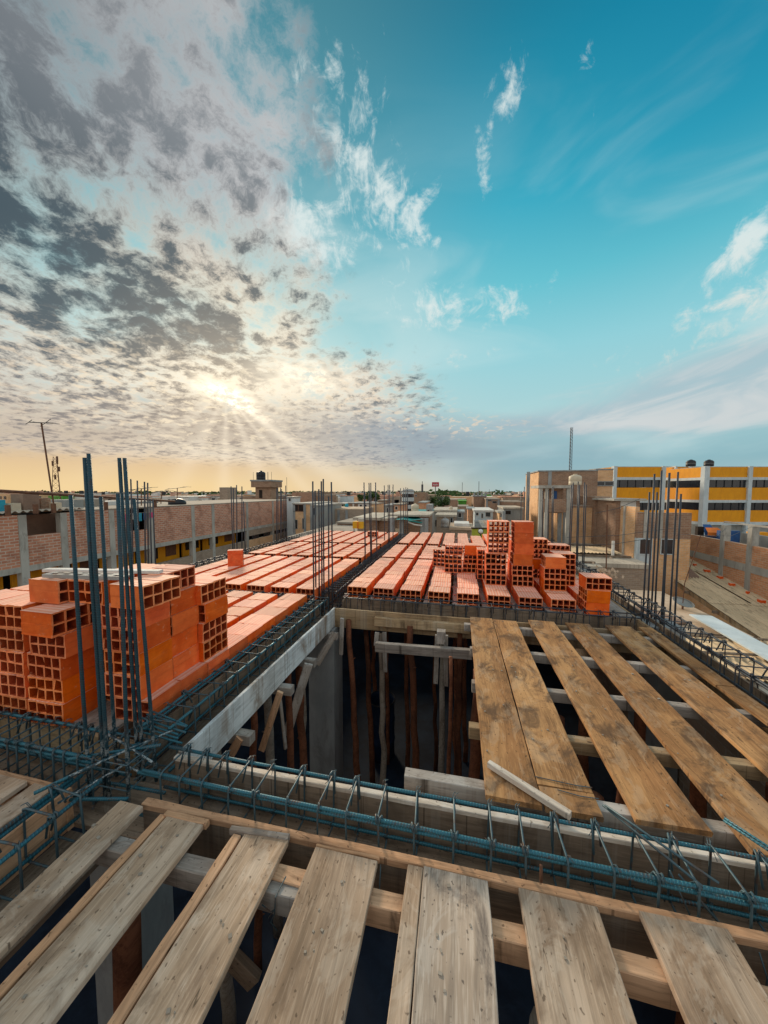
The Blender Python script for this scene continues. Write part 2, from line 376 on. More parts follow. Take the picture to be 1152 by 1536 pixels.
def masonry(name, c1, c2, mortar, bw=.26, bh=.10, ms=.012, dirt=.5):
    m, g, b = mat_new(name, .9, .15)
    tc = g.new('ShaderNodeTexCoord'); x, y, z = sep(g, tc.outputs['Object'])
    V = g.vec(g.add(x, y), z, 0.0)
    t = g.new('ShaderNodeTexBrick'); g.put(t.inputs['Vector'], V); t.inputs['Scale'].default_value = 1.0
    t.inputs['Brick Width'].default_value = bw; t.inputs['Row Height'].default_value = bh; t.inputs['Mortar Size'].default_value = ms; t.inputs['Mortar Smooth'].default_value = .3
    t.inputs['Color1'].default_value = (*c1, 1); t.inputs['Color2'].default_value = (*c2, 1); t.inputs['Mortar'].default_value = (*mortar, 1); t.inputs['Bias'].default_value = 0.0
    n = g.noise(g.vec(g.add(x, y), g.mul(z, 1.4), 0.0), .9, 6.0, .65, .4)
    n2 = g.noise(g.vec(g.mul(g.add(x, y), 3.0), g.mul(z, 9.0), 0.0), 1.0, 5.0, .7)
    c = g.mix(g.mul(g.sm(n, .45, .70), dirt), t.outputs['Color'], scl(c2, .62))
    c = g.mix(g.mul(g.sm(n2, .58, .68), .55), c, mortar)
    g.nt.links.new(c, b.inputs['Base Color']); bump(g, b, g.add(g.mul(t.outputs['Fac'], -1.0), g.mul(n2, .4)), .006, .6)
    return m
def corrugated(name, c, c2, stain):
    m, g, b = mat_new(name, .75, .3)
    v, rn = objc(g); x, y, z = sep(g, v); off = g.mul(rn, 13.0)
    n = g.noise(g.vec(g.add(g.mul(x, 1.2), off), g.mul(y, .5), 0.0), 1.0, 5.0, .65, .6)
    n2 = g.noise(g.vec(g.add(g.mul(x, 9.0), off), g.mul(y, 1.2), 0.0), 1.0, 4.0, .65)
    col = g.mix(g.sm(n, .35, .65), c, c2); col = g.mix(g.mul(g.sm(n2, .54, .66), .6), col, stain)
    g.nt.links.new(col, b.inputs['Base Color']); bump(g, b, n2, .004, .5)
    return m

M = {}
M['grey_plank'] = wood('weathered_grey_board', (.40,.285,.195), (.57,.445,.34), (.20,.135,.09), .70, (.64,.56,.47), .25)
M['worn_plank'] = wood('storm_worn_board', (.40,.33,.27), (.58,.51,.44), (.14,.115,.10), .95, (.64,.61,.57), .22)
M['trim_pale'] = wood('pale_edge_batten', (.60,.52,.44), (.72,.64,.55), (.36,.28,.21), .4, (.74,.70,.65), .4)
M['brown_plank'] = wood('oiled_brown_board', (.34,.175,.075), (.52,.295,.130), (.12,.07,.04), .92, (.54,.41,.28), .25)
M['fresh_timber'] = wood('fresh_pine_batten', (.60,.35,.20), (.72,.46,.29), (.30,.17,.10), .55, None)
M['grey_timber'] = wood('cement_greyed_timber', (.30,.26,.23), (.44,.40,.36), (.18,.145,.12), .55, (.52,.51,.49), .4)
M['white_board'] = wood('cement_splashed_white_board', (.46,.51,.53), (.62,.68,.70), (.20,.135,.085), .85, (.72,.77,.79), .35)
M['stained_board'] = wood('stained_form_board', (.40,.27,.15), (.52,.38,.23), (.16,.11,.07), .75, (.55,.48,.38), .3)
M['dark_board'] = wood('dark_form_board', (.20,.15,.11), (.30,.23,.17), (.09,.07,.055), .6, (.36,.32,.28), .25)  # darker brown tone than the other form boards
M['log'] = wood('rough_round_timber', (.13,.048,.026), (.24,.095,.05), (.05,.025,.018), .6, None, nails=False)
M['grey_log'] = wood('greyed_round_timber', (.28,.24,.20), (.40,.36,.31), (.12,.08,.06), .6, None, nails=False)
M['clay'] = brick_clay('fired_clay'); M['clay_rim'] = brick_clay('cut_clay_rim', (.84,.24,.09), (.92,.32,.14), 0.0); M['clay_inside_shade'] = brick_clay('clay_cell_shade', (.36,.048,.012), (.45,.07,.018), 0.0)  # cell walls get a darker clay, their inner shade painted into the colour
M['steel'] = steel('blue_oxide_rebar', (.024,.130,.180), (.085,.055,.045))
M['steel_splash'] = steel('cement_splashed_rebar', (.018,.062,.088), (.050,.042,.045), True, True)
M['steel_plain'] = steel('stirrup_wire', (.055,.105,.130), (.095,.060,.045), False)
M['steel_far'] = steel('distant_rebar', (.045,.060,.080), (.085,.055,.045), False)
M['concrete'] = plain('cast_concrete', (.36,.38,.39), (.25,.27,.28), 2.2, .9, (.16,.15,.14), .4, b_=.004, streak=True)
M['concrete_lt'] = plain('pale_concrete', (.50,.49,.45), (.36,.35,.32), 1.2, .9, (.22,.20,.17), .5, b_=.004, streak=True)
M['dark_floor'] = plain('shade_toned_floor', (.018,.036,.070), (.008,.014,.030), 1.5, .7, (.03,.06,.11), .3)  # near-black blue paints in the shade under the decks
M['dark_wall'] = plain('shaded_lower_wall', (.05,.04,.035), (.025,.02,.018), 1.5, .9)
M['ground'] = plain('dusty_ground', (.24,.20,.155), (.17,.14,.11), .05, .95, (.10,.11,.07), .5)
M['brick_red'] = masonry('rose_brick_masonry', (.64,.29,.185), (.47,.20,.13), (.62,.50,.41), .34, .14, .02, .6)
M['brick_tan'] = masonry('sandy_brick_masonry', (.84,.50,.25), (.72,.40,.20), (.68,.55,.40), .26, .10)
M['brick_brown'] = masonry('brown_brick_masonry', (.38,.225,.15), (.28,.165,.11), (.40,.32,.25), .26, .10)
M['brick_orange'] = masonry('orange_brick_masonry', (.74,.36,.19), (.62,.29,.15), (.64,.50,.38), .30, .11)
M['brick_grey'] = masonry('dusty_brick_masonry', (.42,.32,.24), (.33,.25,.19), (.42,.36,.30), .26, .10)
M['yellow'] = plain('ochre_paint', (.86,.37,.012), (.78,.32,.012), 2.0, .7, (.45,.21,.03), .25, streak=True)
M['white_blue'] = plain('pale_blue_white_paint', (.62,.70,.74), (.52,.60,.64), 1.5, .7, (.38,.40,.40), .3, streak=True)
M['white'] = plain('white_paint', (.74,.73,.70), (.62,.61,.58), 1.5, .7, (.40,.38,.34), .35, streak=True)
M['cream'] = plain('cream_plastic', (.66,.58,.44), (.58,.50,.38), 1.5, .5)
M['grey_paint'] = plain('grey_render', (.34,.35,.34), (.26,.27,.26), 1.2, .85, (.18,.17,.15), .4, streak=True)
M['glass'] = plain('dark_glass', (.015,.02,.028), (.03,.035,.045), .6, .15, spec=.6)
M['black'] = plain('black_plastic', (.018,.020,.026), (.03,.032,.038), 2.0, .45)
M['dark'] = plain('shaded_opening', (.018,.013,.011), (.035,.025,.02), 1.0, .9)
M['teal_tarp'] = plain('teal_tarpaulin', (.02,.30,.29), (.015,.22,.22), 1.2, .6, (.05,.14,.14), .4)
M['blue_plastic'] = plain('blue_plastic', (.02,.10,.30), (.015,.07,.22), 2.0, .5)
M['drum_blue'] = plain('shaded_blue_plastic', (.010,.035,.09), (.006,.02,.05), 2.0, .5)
M['sky_blue'] = plain('sky_blue_paint', (.03,.36,.50), (.03,.28,.42), 2.0, .6)
M['orange_cloth'] = plain('orange_cloth', (.72,.20,.03), (.60,.15,.02), 2.0, .8)
M['red_sign'] = plain('red_sign_face', (.46,.035,.06), (.38,.03,.05), 1.0, .6)
M['lime'] = plain('lime_paint', (.40,.44,.06), (.32,.36,.05), 1.0, .8)
M['green_paint'] = plain('green_paint', (.10,.36,.05), (.08,.28,.04), 1.0, .8)
M['yellow_plastic'] = plain('yellow_plastic', (.82,.46,.02), (.74,.38,.02), 2.0, .5)
M['tin'] = plain('galvanised_tin', (.40,.41,.41), (.29,.29,.28), 1.0, .5, (.26,.17,.10), .4, metal=.3)
M['rust'] = plain('rusty_iron', (.20,.095,.055), (.12,.06,.04), 5.0, .8)
M['roof_beige'] = corrugated('beige_fibre_cement', (.70,.54,.35), (.58,.45,.29), (.30,.22,.15))
M['roof_pale'] = corrugated('pale_fibre_cement', (.52,.47,.39), (.40,.36,.30), (.24,.20,.16))
M['roof_plain'] = plain('dusty_flat_roof', (.60,.46,.34), (.47,.36,.26), .8, .95, (.24,.18,.13), .4)
M['roof_grey'] = plain('grey_flat_roof', (.35,.31,.26), (.26,.225,.185), .6, .95, (.22,.19,.16), .4)
M['wood_panel'] = plain('plywood_sheet', (.30,.20,.15), (.24,.16,.12), 1.5, .9, (.16,.10,.08), .4)
M['pink'] = plain('pink_cloth', (.72,.10,.28), (.6,.08,.2), 4.0, .9)
def foliage_mat():
    m, g, b = mat_new('tree_leaves', .75, .2); v, rn = objc(g)
    n = g.noise(v, 1.6, 4.0, .6, dim='3D')
    g.nt.links.new(g.mix(g.sm(n, .35, .65), (.022,.055,.018), (.075,.125,.032)), b.inputs['Base Color']); return m
M['leaf'] = foliage_mat()
M['lamp_globe'] = plain('milky_globe', (.78,.80,.80), (.72,.74,.74), 1.0, .3)

# ------------------------------------------------------------------ small builders
def plank_mesh(name, L, w, t, mat, seed=0, w1=None, seg=None, warp=.003):
    """board with top face at z=0, length along Y, centred"""
    r = random.Random(seed); seg = seg or max(3, int(L/.12)); v = []; f = []; ch = min(.003, t*.2); bow = r.uniform(-.004, .004)*min(1, L/2); cup = r.uniform(-.003, .002)
    for i in range(seg+1):
        y = -L/2+L*i/seg; ww = w+((w1 or w)-w)*i/seg
        a = -ww/2+r.uniform(-1, 1)*warp*.7; b = ww/2+r.uniform(-1, 1)*warp*.7; dz = r.uniform(-1, 1)*warp*.35; sb = bow*math.sin(math.pi*i/seg); a += sb; b += sb
        yy = y+(0 if 0 < i < seg else r.uniform(-.004, .004))
        for X, Z in ((a+ch,0),(b-ch,0),(b,-ch),(b,-t+ch),(b-ch,-t),(a+ch,-t),(a,-t+ch),(a,-ch)): v.append((X, yy+X*r.uniform(-.03, .03)*(0 if 0 < i < seg else 1), Z+dz+(cup*(abs(X)/ww*2)**2 if w > .15 else 0)))
    for i in range(seg):
        for k in range(8):
            a = i*8+k; b = i*8+(k+1) % 8; f.append((a, a+8, b+8, b))
    f.append(tuple(range(8))); f.append(tuple(seg*8+k for k in reversed(range(8))))
    me = bpy.data.meshes.new(name); me.from_pydata(v, [], f); me.update(); me.materials.append(mat); return me
_ps = [100]
def board(name, p0, p1, w, t, mat, label=None, cat='board', group=None, w1=None, roll=0.0, parent=None, warp=.003, kind=None):
    """board whose top-face centre line runs p0 -> p1"""
    p0, p1 = Vector(p0), Vector(p1); d = p1-p0; L = d.length; _ps[0] += 1
    me = plank_mesh(name, L, w, t, mat, _ps[0], w1, warp=warp)
    q = d.to_track_quat('Y', 'Z') @ Euler((0, roll, 0)).to_quaternion()
    o = put(name, me, (p0+p1)/2, q.to_euler(), parent, label, cat if label else None, group, kind)
    return o
_barc = {}
def bar_mesh(L, r, mat, sides=8):
    key = (round(L, 2), r, mat.name, sides)
    if key not in _barc:
        n = max(2, int(L/.5)); rr = random.Random(int(L*100)+int(r*1e4))
        pts = [(rr.uniform(-1, 1)*.0025*(0 < i < n), rr.uniform(-1, 1)*.0025*(0 < i < n), L*i/n) for i in range(n+1)]
        mb = MB().sweep(pts, r, sides); _barc[key] = mb.mesh('rebar', mat, False)
        if sides >= 8: _barc[key].polygons.foreach_set('use_smooth', [True]*len(_barc[key].polygons))
    return _barc[key]
def bar(name, p0, p1, r, mat, parent=None, sides=8, **k):
    p0, p1 = Vector(p0), Vector(p1); d = p1-p0
    return put(name, bar_mesh(d.length, r, mat, sides), p0, d.to_track_quat('Z', 'Y').to_euler(), parent, **k)
_stc = {}
def stirrup_mesh(w, h, r, mat, var=0, sides=6, ties=True):
    """rectangular hoop in local XZ, hooks at one top corner, tie wire knots"""
    key = (round(w, 3), round(h, 3), r, mat.name, var, ties)
    if key in _stc: return _stc[key]
    rr = random.Random(var*7+1); c = .018; mb = MB()
    x0, x1, z0, z1 = -w/2, w/2, 0, h
    j = lambda: rr.uniform(-1, 1)*.003
    pts = [(x0+c+j(), j(), z0), (x1-c, j(), z0), (x1-.004, j(), z0+.004), (x1, j(), z0+c), (x1, j(), z1-c), (x1-.004, j(), z1-.004), (x1-c, j(), z1), (x0+c, j(), z1), (x0+.004, j(), z1-.004), (x0, j(), z1-c), (x0, j(), z0+c), (x0+.004, j(), z0+.004)]
    mb.sweep(pts, r, sides, closed=True)
    sx = 1 if var % 2 else -1; X = x1 if sx > 0 else x0
    for k, (dx, dy) in enumerate(((-.055, .012), (-.030, -.014))):
        mb.sweep([(X+sx*.004, dy*.5, z1-.012), (X, dy*.6, z1+.008), (X-sx*.018, dy, z1+.004), (X+sx*dx, dy*1.4, z1-.075-.02*rr.random())], r, sides)
    if ties:
        for (tx, tz) in ((x0, z1), (x1, z1), (x0, z0), (x1, z0)):
            ix, iz = (1 if tx < 0 else -1), (-1 if tz > 0 else 1)
            for q in range(2):
                a = rr.uniform(-.012, .012)
                mb.sweep([(tx-ix*.013, a-.006, tz-iz*.008), (tx+ix*.006, a+.004, tz-iz*.016), (tx+ix*.024, a+.010, tz+iz*.012), (tx+ix*.010, a-.006, tz+iz*.026), (tx-ix*.008, a, tz+iz*.010)], .0016, 4)
            mb.sweep([(tx+ix*.01, 0, tz+iz*.012), (tx+ix*(.03+rr.random()*.02), rr.uniform(-.03, .03), tz+iz*(.03+rr.random()*.02))], .0014, 4)
    _stc[key] = mb.mesh('stirrup', mat, True); return _stc[key]
def cage(label, axis, c, a0, a1, w, z0, z1, sp, r=.009, rs=.0048, tops=3, mat='steel', places=None, jit=.012, ties=True, group='reinforcement cages in the beam moulds', lean=0.0):
    """beam cage along X or Y; c = centre line on the other axis"""
    P = (lambda a, s, z: (a, c+s, z)) if axis == 'X' else (lambda a, s, z: (c+s, a, z))
    rt = root('rebar_cage', P((a0+a1)/2, 0, z0), label, 'rebar cage', group)
    r_ = random.Random(int(abs(a0*100+c*37))+5); hw = w/2-r-rs
    spots = [(-hw, z1-r-rs), (hw, z1-r-rs), (-hw, z0+r+rs), (hw, z0+r+rs)]
    if tops > 2: spots += [(-hw+.004, z1-r*3.4-rs)]
    if tops > 3: spots += [(hw-r*2.2, z0+r+rs)]
    for i, (s, z) in enumerate(spots):
        e = r_.uniform(-.06, .02)
        bar('longitudinal_bar', P(a0-e, s, z), P(a1+e, s+r_.uniform(-.004, .004), z+r_.uniform(-.004, .004)), r, M[mat], rt, 8)
    if places is None:
        places = []; a = a0+sp*.5
        while a < a1: places.append(a+r_.uniform(-jit, jit)); a += sp
    for i, a in enumerate(places[:100]):
        me = stirrup_mesh(w, z1-z0, rs, M['steel_plain'] if mat == 'steel' or mat == 'steel_splash' else M['steel_far'], r_.randrange(4), ties=ties)
        rz = (math.pi/2 if axis == 'X' else 0)+r_.uniform(-.05, .05)
        put('stirrup', me, P(a, r_.uniform(-.003, .003), z0), (r_.uniform(-.03, .03)+lean, 0, rz), rt)
    return rt
def column_bars(label, L, r, group='upright column bars rising from the deck', mat='steel_far', hoops=None):
    cx = sum(b[0] for b in L)/len(L); cy = sum(b[1] for b in L)/len(L)
    rt = root('column_rebar', (cx, cy, -.15), label, 'column rebar', group)
    for (x0, y, x1, z1) in L: bar('upright_bar', (x0, y, -.15), (x1, y, z1), r, M[mat], rt, 8)
    if hoops:
        for (w, d, z) in hoops:
            put('column_tie', stirrup_mesh(w, d, .004, M['steel_plain'], 1, ties=False), (cx, cy-d/2, z), (R(-90), 0, 0), rt)
    return rt

BW, BL, BH = .28, .25, .15
def hollow_brick_mesh(seed):
    """clay block 28 x 25 x 15 cm, 4 x 2 cells running along Y; origin at the middle of its base"""
    r = random.Random(seed); wl = .0105; v = []; f = []; mi = []
    cw = (BW-5*wl)/4; chh = (BH-3*wl)/2
    X = [-BW/2]; 
    for i in range(4): X += [X[-1]+wl, X[-1]+wl+cw]
    X.append(BW/2)
    Z = [0]
    for i in range(2): Z += [Z[-1]+wl, Z[-1]+wl+chh]
    Z.append(BH)
    nx, nz = len(X), len(Z)
    def vid(s, i, k): return s*nx*nz+k*nx+i
    sag = [r.uniform(-.006, .002) for _ in range(nx)]
    for s in (0, 1):
        for k in range(nz):
            for i in range(nx):
                jx = r.uniform(-1, 1)*.0022; jz = r.uniform(-1, 1)*.0022; chip = r.uniform(.003, .011) if r.random() < .10 else 0
                mid = .0
                if 0 < i < nx-1 and 0 < k < nz-1 : mid = -.0035*math.sin(math.pi*((i-1) % 2))
                zz = Z[k]+jz+(sag[i]*(.5 if k in (nz-1, nz-2) else .25) if 0 < i < nx-1 else 0)
                v.append((X[i]+jx, (-BL/2+chip if s == 0 else BL/2-chip)+r.uniform(-1, 1)*.0012, zz))
    for s in (0, 1):
        for k in range(nz-1):
            for i in range(nx-1):
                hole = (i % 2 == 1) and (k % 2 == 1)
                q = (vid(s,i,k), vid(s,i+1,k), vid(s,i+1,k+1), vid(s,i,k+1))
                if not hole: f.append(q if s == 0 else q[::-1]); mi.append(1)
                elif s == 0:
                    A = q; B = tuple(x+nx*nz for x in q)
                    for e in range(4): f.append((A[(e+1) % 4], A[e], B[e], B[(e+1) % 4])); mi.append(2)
    for i in range(nx-1):
        f.append((vid(0,i+1,0), vid(0,i,0), vid(1,i,0), vid(1,i+1,0))); f.append((vid(0,i,nz-1), vid(0,i+1,nz-1), vid(1,i+1,nz-1), vid(1,i,nz-1)))
    for k in range(nz-1):
        f.append((vid(0,0,k), vid(0,0,k+1), vid(1,0,k+1), vid(1,0,k))); f.append((vid(0,nx-1,k+1), vid(0,nx-1,k), vid(1,nx-1,k), vid(1,nx-1,k+1)))
    me = bpy.data.meshes.new('hollow_brick'); me.from_pydata(v, [], f); me.update(); [me.materials.append(M[k]) for k in ('clay','clay_rim','clay_inside_shade')]
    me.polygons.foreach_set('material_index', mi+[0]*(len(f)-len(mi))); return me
BR = [hollow_brick_mesh(i) for i in range(12)]
bricks = []      # (x centre, y centre, z base, rot, label, group)
ORD = ['first','second','third','fourth','fifth','sixth','seventh','eighth','ninth','tenth']
def row(x, y0, n, pitch, label, group, rj=.006, skip=()):
    for i in range(n):
        if i in skip: continue
        bricks.append((x+BW/2+rnd.uniform(-rj, rj), y0+pitch*(i+.5)+rnd.uniform(-.003, .003), .022, rnd.uniform(-.012, .012), label, group))
def stack(x, y, lv, turned, where, group, z0=.022, jit=.008):
    """x = left edge, y = front; lv = list of levels; turned = levels whose cells look sideways"""
    lv = list(lv); n = len(lv)
    for q, k in enumerate(lv):
        t = k in turned
        pos = 'only' if n == 1 else 'topmost' if q == n-1 else 'lowest' if q == 0 else ORD[q]+' lowest'
        lab = ('%s side-on brick of the %s' if t else '%s brick of the %s') % (pos, where)
        bricks.append((x+BW/2+rnd.uniform(-jit, jit), y+BL/2+rnd.uniform(-jit, jit), z0+BH*1.008*k, (math.pi/2 if t else 0)+rnd.uniform(-.03, .03), lab, group))
# ================================================================== the building site
FZ = -2.7
gr = MB().quad((-900,-60,-6),(900,-60,-6),(900,2600,-6),(-900,2600,-6)); put('ground', gr.mesh('ground', M['ground']), kind='structure')
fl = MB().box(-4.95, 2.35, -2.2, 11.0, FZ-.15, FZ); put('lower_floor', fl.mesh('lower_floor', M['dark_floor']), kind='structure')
# walls of the storey below (they keep it dark and are the outside of the building)
def wallbox(name, b, mat, label): 
    loc = ((b[0]+b[1])/2, (b[2]+b[3])/2, b[4]); return solid(name, MB().box(*b), M[mat], loc, label=label, cat='wall')
wallbox('brick_wall', (-5.15,-4.95,-2.3,11.2,-6,-.26), 'brick_brown', 'long outer wall of the storey below, along the left edge of the deck')
wallbox('brick_wall', (2.38,2.56,-2.3,11.2,-6,-.26), 'brick_grey', 'long outer wall of the storey below, along the right edge of the deck')
wallbox('brick_wall', (-4.94,2.37,11.0,11.2,-6,-.26), 'brick_brown', 'cross wall of the storey below, under the far end of the deck')
wallbox('brick_wall', (-4.94,2.37,-2.3,-2.1,-6,-.26), 'brick_brown', 'cross wall of the storey below, behind the foreground boards')

# ---- boards of the nearest bay, laid away from the viewer
G1 = 'boards laid over the nearest bay'
for (xa, ya, xb, yb, w, w1, mat, lab) in (
    (-1.495,1.235,-1.475,-1.2,.135,.17,'grey_plank','narrow grey board at the far left of the nearest bay, beside the left beam cage'),
    (-1.185,1.215,-1.195,-1.2,.19,.20,'grey_plank','weathered grey board with brown streaks, second from the left in the nearest bay'),
    (-.785,1.235,-.795,-1.2,.20,.21,'grey_plank','pale grey board with a cracked end, third from the left in the nearest bay'),
    (-.429,1.235,-.402,-1.2,.268,.272,'grey_plank','wide smooth grey-pink board, fourth from the left in the nearest bay'),
    (.374,1.262,.378,-1.2,.266,.254,'grey_plank','wide tan board, sixth from the left in the nearest bay'),
    (.777,1.275,.790,-1.2,.263,.262,'grey_plank','wide tan board with a weathered patch, seventh from the left in the nearest bay'),
    (1.21,1.29,1.22,-1.2,.26,.26,'grey_plank','wide tan board at the right-hand end of the nearest bay')):
    board('deck_board', (xa,ya,.021+rnd.uniform(0,.002)), (xb,yb,.021), w, .026, M[mat], lab, 'board', G1, w1)
board('deck_board', (.008,1.255,.0215), (.014,-1.2,.021), .245, .026, M['worn_plank'], 'wide worn board with dark weather stains, in the middle of the nearest bay', 'board', G1, .225)
board('deck_board', (-.1465,1.255,.0225), (-.1325,-1.2,.022), .062, .027, M['grey_plank'], 'narrow strip of board nailed against the worn middle board of the nearest bay', 'board', G1, .06)
board('edge_batten', (-1.305,1.22,.018), (-1.325,-1.2,.018), .036, .034, M['fresh_timber'], 'pinkish batten along the left side of the second board of the nearest bay', 'batten')
board('edge_batten', (-.915,1.215,.018), (-.928,-1.2,.018), .040, .036, M['fresh_timber'], 'pinkish batten along the left side of the third board of the nearest bay', 'batten')
board('end_batten', (-1.30,1.229,.024), (-1.075,1.232,.024), .026, .03, M['fresh_timber'], 'short batten across the head of the second board of the nearest bay', 'batten')
board('end_batten', (-.955,1.228,.028), (-.69,1.247,.028), .024, .03, M['grey_timber'], 'short greyed batten across the head of the third board of the nearest bay', 'batten')
board('end_batten', (-.56,1.248,.018), (-.29,1.256,.018), .014, .022, M['fresh_timber'], 'thin red-brown lath across the head of the fourth board of the nearest bay', 'batten')
# joists under the near bay
J = 'joists carrying the boards'
def joist(y, xa, xb, w, h, mat, lab, z=-.006): return board('timber_joist', (xa,y,z), (xb,y+.01,z), w, h, M[mat], lab, 'joist', J)
joist(1.095, -1.57, -.50, .062, .085, 'grey_timber', 'cement-greyed joist under the left half of the nearest bay', -.012)
joist(1.140, -.70, 2.2, .060, .085, 'fresh_timber', 'fresh orange-brown joist under the right half of the nearest bay')
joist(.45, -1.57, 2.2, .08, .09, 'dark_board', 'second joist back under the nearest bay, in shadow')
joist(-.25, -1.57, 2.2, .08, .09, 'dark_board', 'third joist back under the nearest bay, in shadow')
# tie wire over the grey joist
w_ = MB().sweep([(-.64,1.13,-.006),(-.645,1.06,-.008),(-.648,1.058,-.07),(-.66,1.05,-.10),(-.64,1.06,-.14)], .0022, 5)
w_.sweep([(-.70,1.058,-.05),(-.66,1.052,-.06),(-.645,1.055,-.05),(-.67,1.05,-.085)], .0022, 5)
solid('tie_wire', w_, M['steel_plain'], (-.64,1.06,-.02), label='black tie wire looped over the grey joist of the nearest bay', cat='wire')
w_ = MB().sweep([(-.285,1.245,.0),(-.28,1.20,-.05),(-.275,1.17,-.09),(-.29,1.165,-.10)], .0022, 5)
solid('tie_wire', w_, M['steel_plain'], (-.28,1.2,-.02), label='tie wire hanging by the head of the fourth board of the nearest bay', cat='wire')
w_ = MB().sweep([(.985,1.262,-.01),(.99,1.235,-.06),(.982,1.23,-.12)], .0025, 5)
solid('tie_wire', w_, M['steel_plain'], (.985,1.24,-.05), label='tie wire hanging beside the seventh board of the nearest bay', cat='wire')
# short props and boards below the near bay
for i, (x, y, t, r, mt, lab) in enumerate((
    (.205,1.03,-.13,.042,'grey_log','squared grey prop head showing between the middle boards of the nearest bay'),
    (.10,.95,-.12,.035,'log','dark red prop beside the grey prop head, under the nearest bay'),
    (.31,.90,-.14,.03,'log','slim red prop under the sixth board of the nearest bay'),
    (-.95,.80,-.12,.045,'log','dark prop under the third board of the nearest bay'),
    (-.60,.98,-.12,.04,'log','reddish prop under the grey joist of the nearest bay'),
    (-.22,1.00,-.12,.035,'log','slim prop between the fourth and middle boards of the nearest bay'),
    (-1.28,.95,-.12,.045,'log','thick prop under the second board of the nearest bay'),
    (.60,.95,-.12,.045,'log','prop between the sixth and seventh boards of the nearest bay'))):
    rr = random.Random(i); ps = [(x+rr.uniform(-.02,.02)+k*.01, y+rr.uniform(-.015,.015), FZ+(t-FZ)*k/7) for k in range(8)]
    solid('timber_prop', MB().sweep(ps, r*1.15, 9, r1=r), M[mt], (x, y, FZ), smooth=True, label=lab, cat='prop', group='round timber props under the decks')
for (p0, p1, w, mat, lab) in (
    ((-.36,.95,-.62),(-.10,.97,-.60),.07,'dark_board','short ledger board nailed low under the middle board of the nearest bay'),
    ((-.18,1.06,-.13),(-.10,1.02,-.42),.05,'dark_board','slanting brace below the orange joist, left of the middle board'),
    ((-1.0,1.0,-.10),(-.72,1.02,-.34),.07,'dark_board','slanting dark brace under the grey joist'),
    ((.55,1.0,-.12),(.80,.98,-.40),.07,'dark_board','slanting dark brace under the seventh board of the nearest bay')):
    board('brace', p0, p1, w, .03, M[mat], lab, 'brace', 'braces under the decks', roll=math.pi/2)
board('form_panel', (-1.02,.86,-.45), (-1.0,.86,-1.6), .22, .03, M['grey_timber'], 'upright grey panel in the dark below the second board of the nearest bay', 'panel', roll=math.pi/2)
# rubble in the dark below
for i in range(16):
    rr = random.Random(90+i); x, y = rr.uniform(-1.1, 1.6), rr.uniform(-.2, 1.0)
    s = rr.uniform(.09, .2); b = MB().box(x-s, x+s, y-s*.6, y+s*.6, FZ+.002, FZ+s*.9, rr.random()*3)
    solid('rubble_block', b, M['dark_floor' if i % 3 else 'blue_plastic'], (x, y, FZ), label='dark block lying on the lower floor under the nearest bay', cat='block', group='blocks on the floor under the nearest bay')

# ---- front beam mould and cage
board('edge_batten', (-1.47,1.277,.003), (3.2,1.333,.003), .036, .030, M['fresh_timber'], 'long fresh pine batten edging the nearest bay, in front of the front beam cage', 'batten')
board('beam_side_board', (-1.47,1.281,-.028), (3.2,1.337,-.028), .026, .19, M['dark_board'], 'long grey-brown form board under the fresh pine batten edging the nearest bay', 'form board')
board('edge_batten', (-1.55,1.549,.001), (2.1,1.589,.001), .032, .022, M['trim_pale'], 'long pale batten on top of the form board behind the front beam cage', 'batten')
board('beam_side_board', (-1.55,1.548,-.022), (2.1,1.588,-.022), .026, .19, M['dark_board'], 'long form board behind the front beam cage, under the open pit', 'form board')
board('beam_side_board', (-5.0,1.60,.0), (-1.87,1.585,.0), .03, .21, M['stained_board'], 'form board behind the left end of the front beam cage, below the near brick stacks', 'form board')
board('beam_side_board', (-5.0,1.285,.0), (-1.90,1.245,.0), .03, .21, M['fresh_timber'], 'pine board in front of the left end of the front beam cage', 'form board')
board('beam_bottom_board', (-5.0,1.42,-.215), (3.2,1.45,-.215), .30, .03, M['dark_board'], 'dark bottom board of the front beam mould', 'form board')
fr = [-.915,-.757,-.600,-.462,-.315,-.165,0.0,.148,.287,.432,.590,.735,.870,1.02,1.17,1.33,1.49,1.65,1.80]
cage('long blue rebar cage lying across the foreground in front of the open pit', 'X', 1.437, -1.62, 3.1, .190, -.185, .085, .15, .0080, .0046, 3, 'steel', fr+[-1.06,-1.20,-1.33,-1.45])
cage('rusty-hooked rebar cage running off to the left below the near brick stacks', 'X', 1.437, -4.9, -1.85, .205, -.165, .095, .085, .0095, .0050, 3, 'steel')
cage('rebar cage running from the near column towards the bottom left corner', 'Y', -1.79, -1.3, 1.30, .185, -.165, .085, .17, .0095, .0050, 4, 'steel', [1.17,1.06,.93,.80,.67,.54,.40,.2,0.0,-.2,-.4,-.6])
LOOSE = (((.655,1.60,.11),(.93,1.36,.10),'pair'), ((.650,1.61,.10),(.875,1.35,.085),'pair'))
lo = root('loose_bars', (.79,1.47,.09), 'two thin loose bars crossed over the front cage at the right', 'loose bars')
for a, b, _ in LOOSE: bar('loose_bar', a, b, .0048, M['steel_plain'], lo)
lo = root('loose_bars', (1.2,1.5,.09), 'pair of straight loose bars lying over the front cage at the right edge', 'loose bars')
bar('loose_bar', (1.115,1.63,.11), (1.33,1.36,.10), .0052, M['steel'], lo); bar('loose_bar', (1.125,1.64,.112), (1.345,1.375,.10), .0052, M['steel'], lo)
lo = root('loose_bars', (.99,1.38,-.02), 'thin bent bar poking down through the front cage near the right edge', 'loose bars')
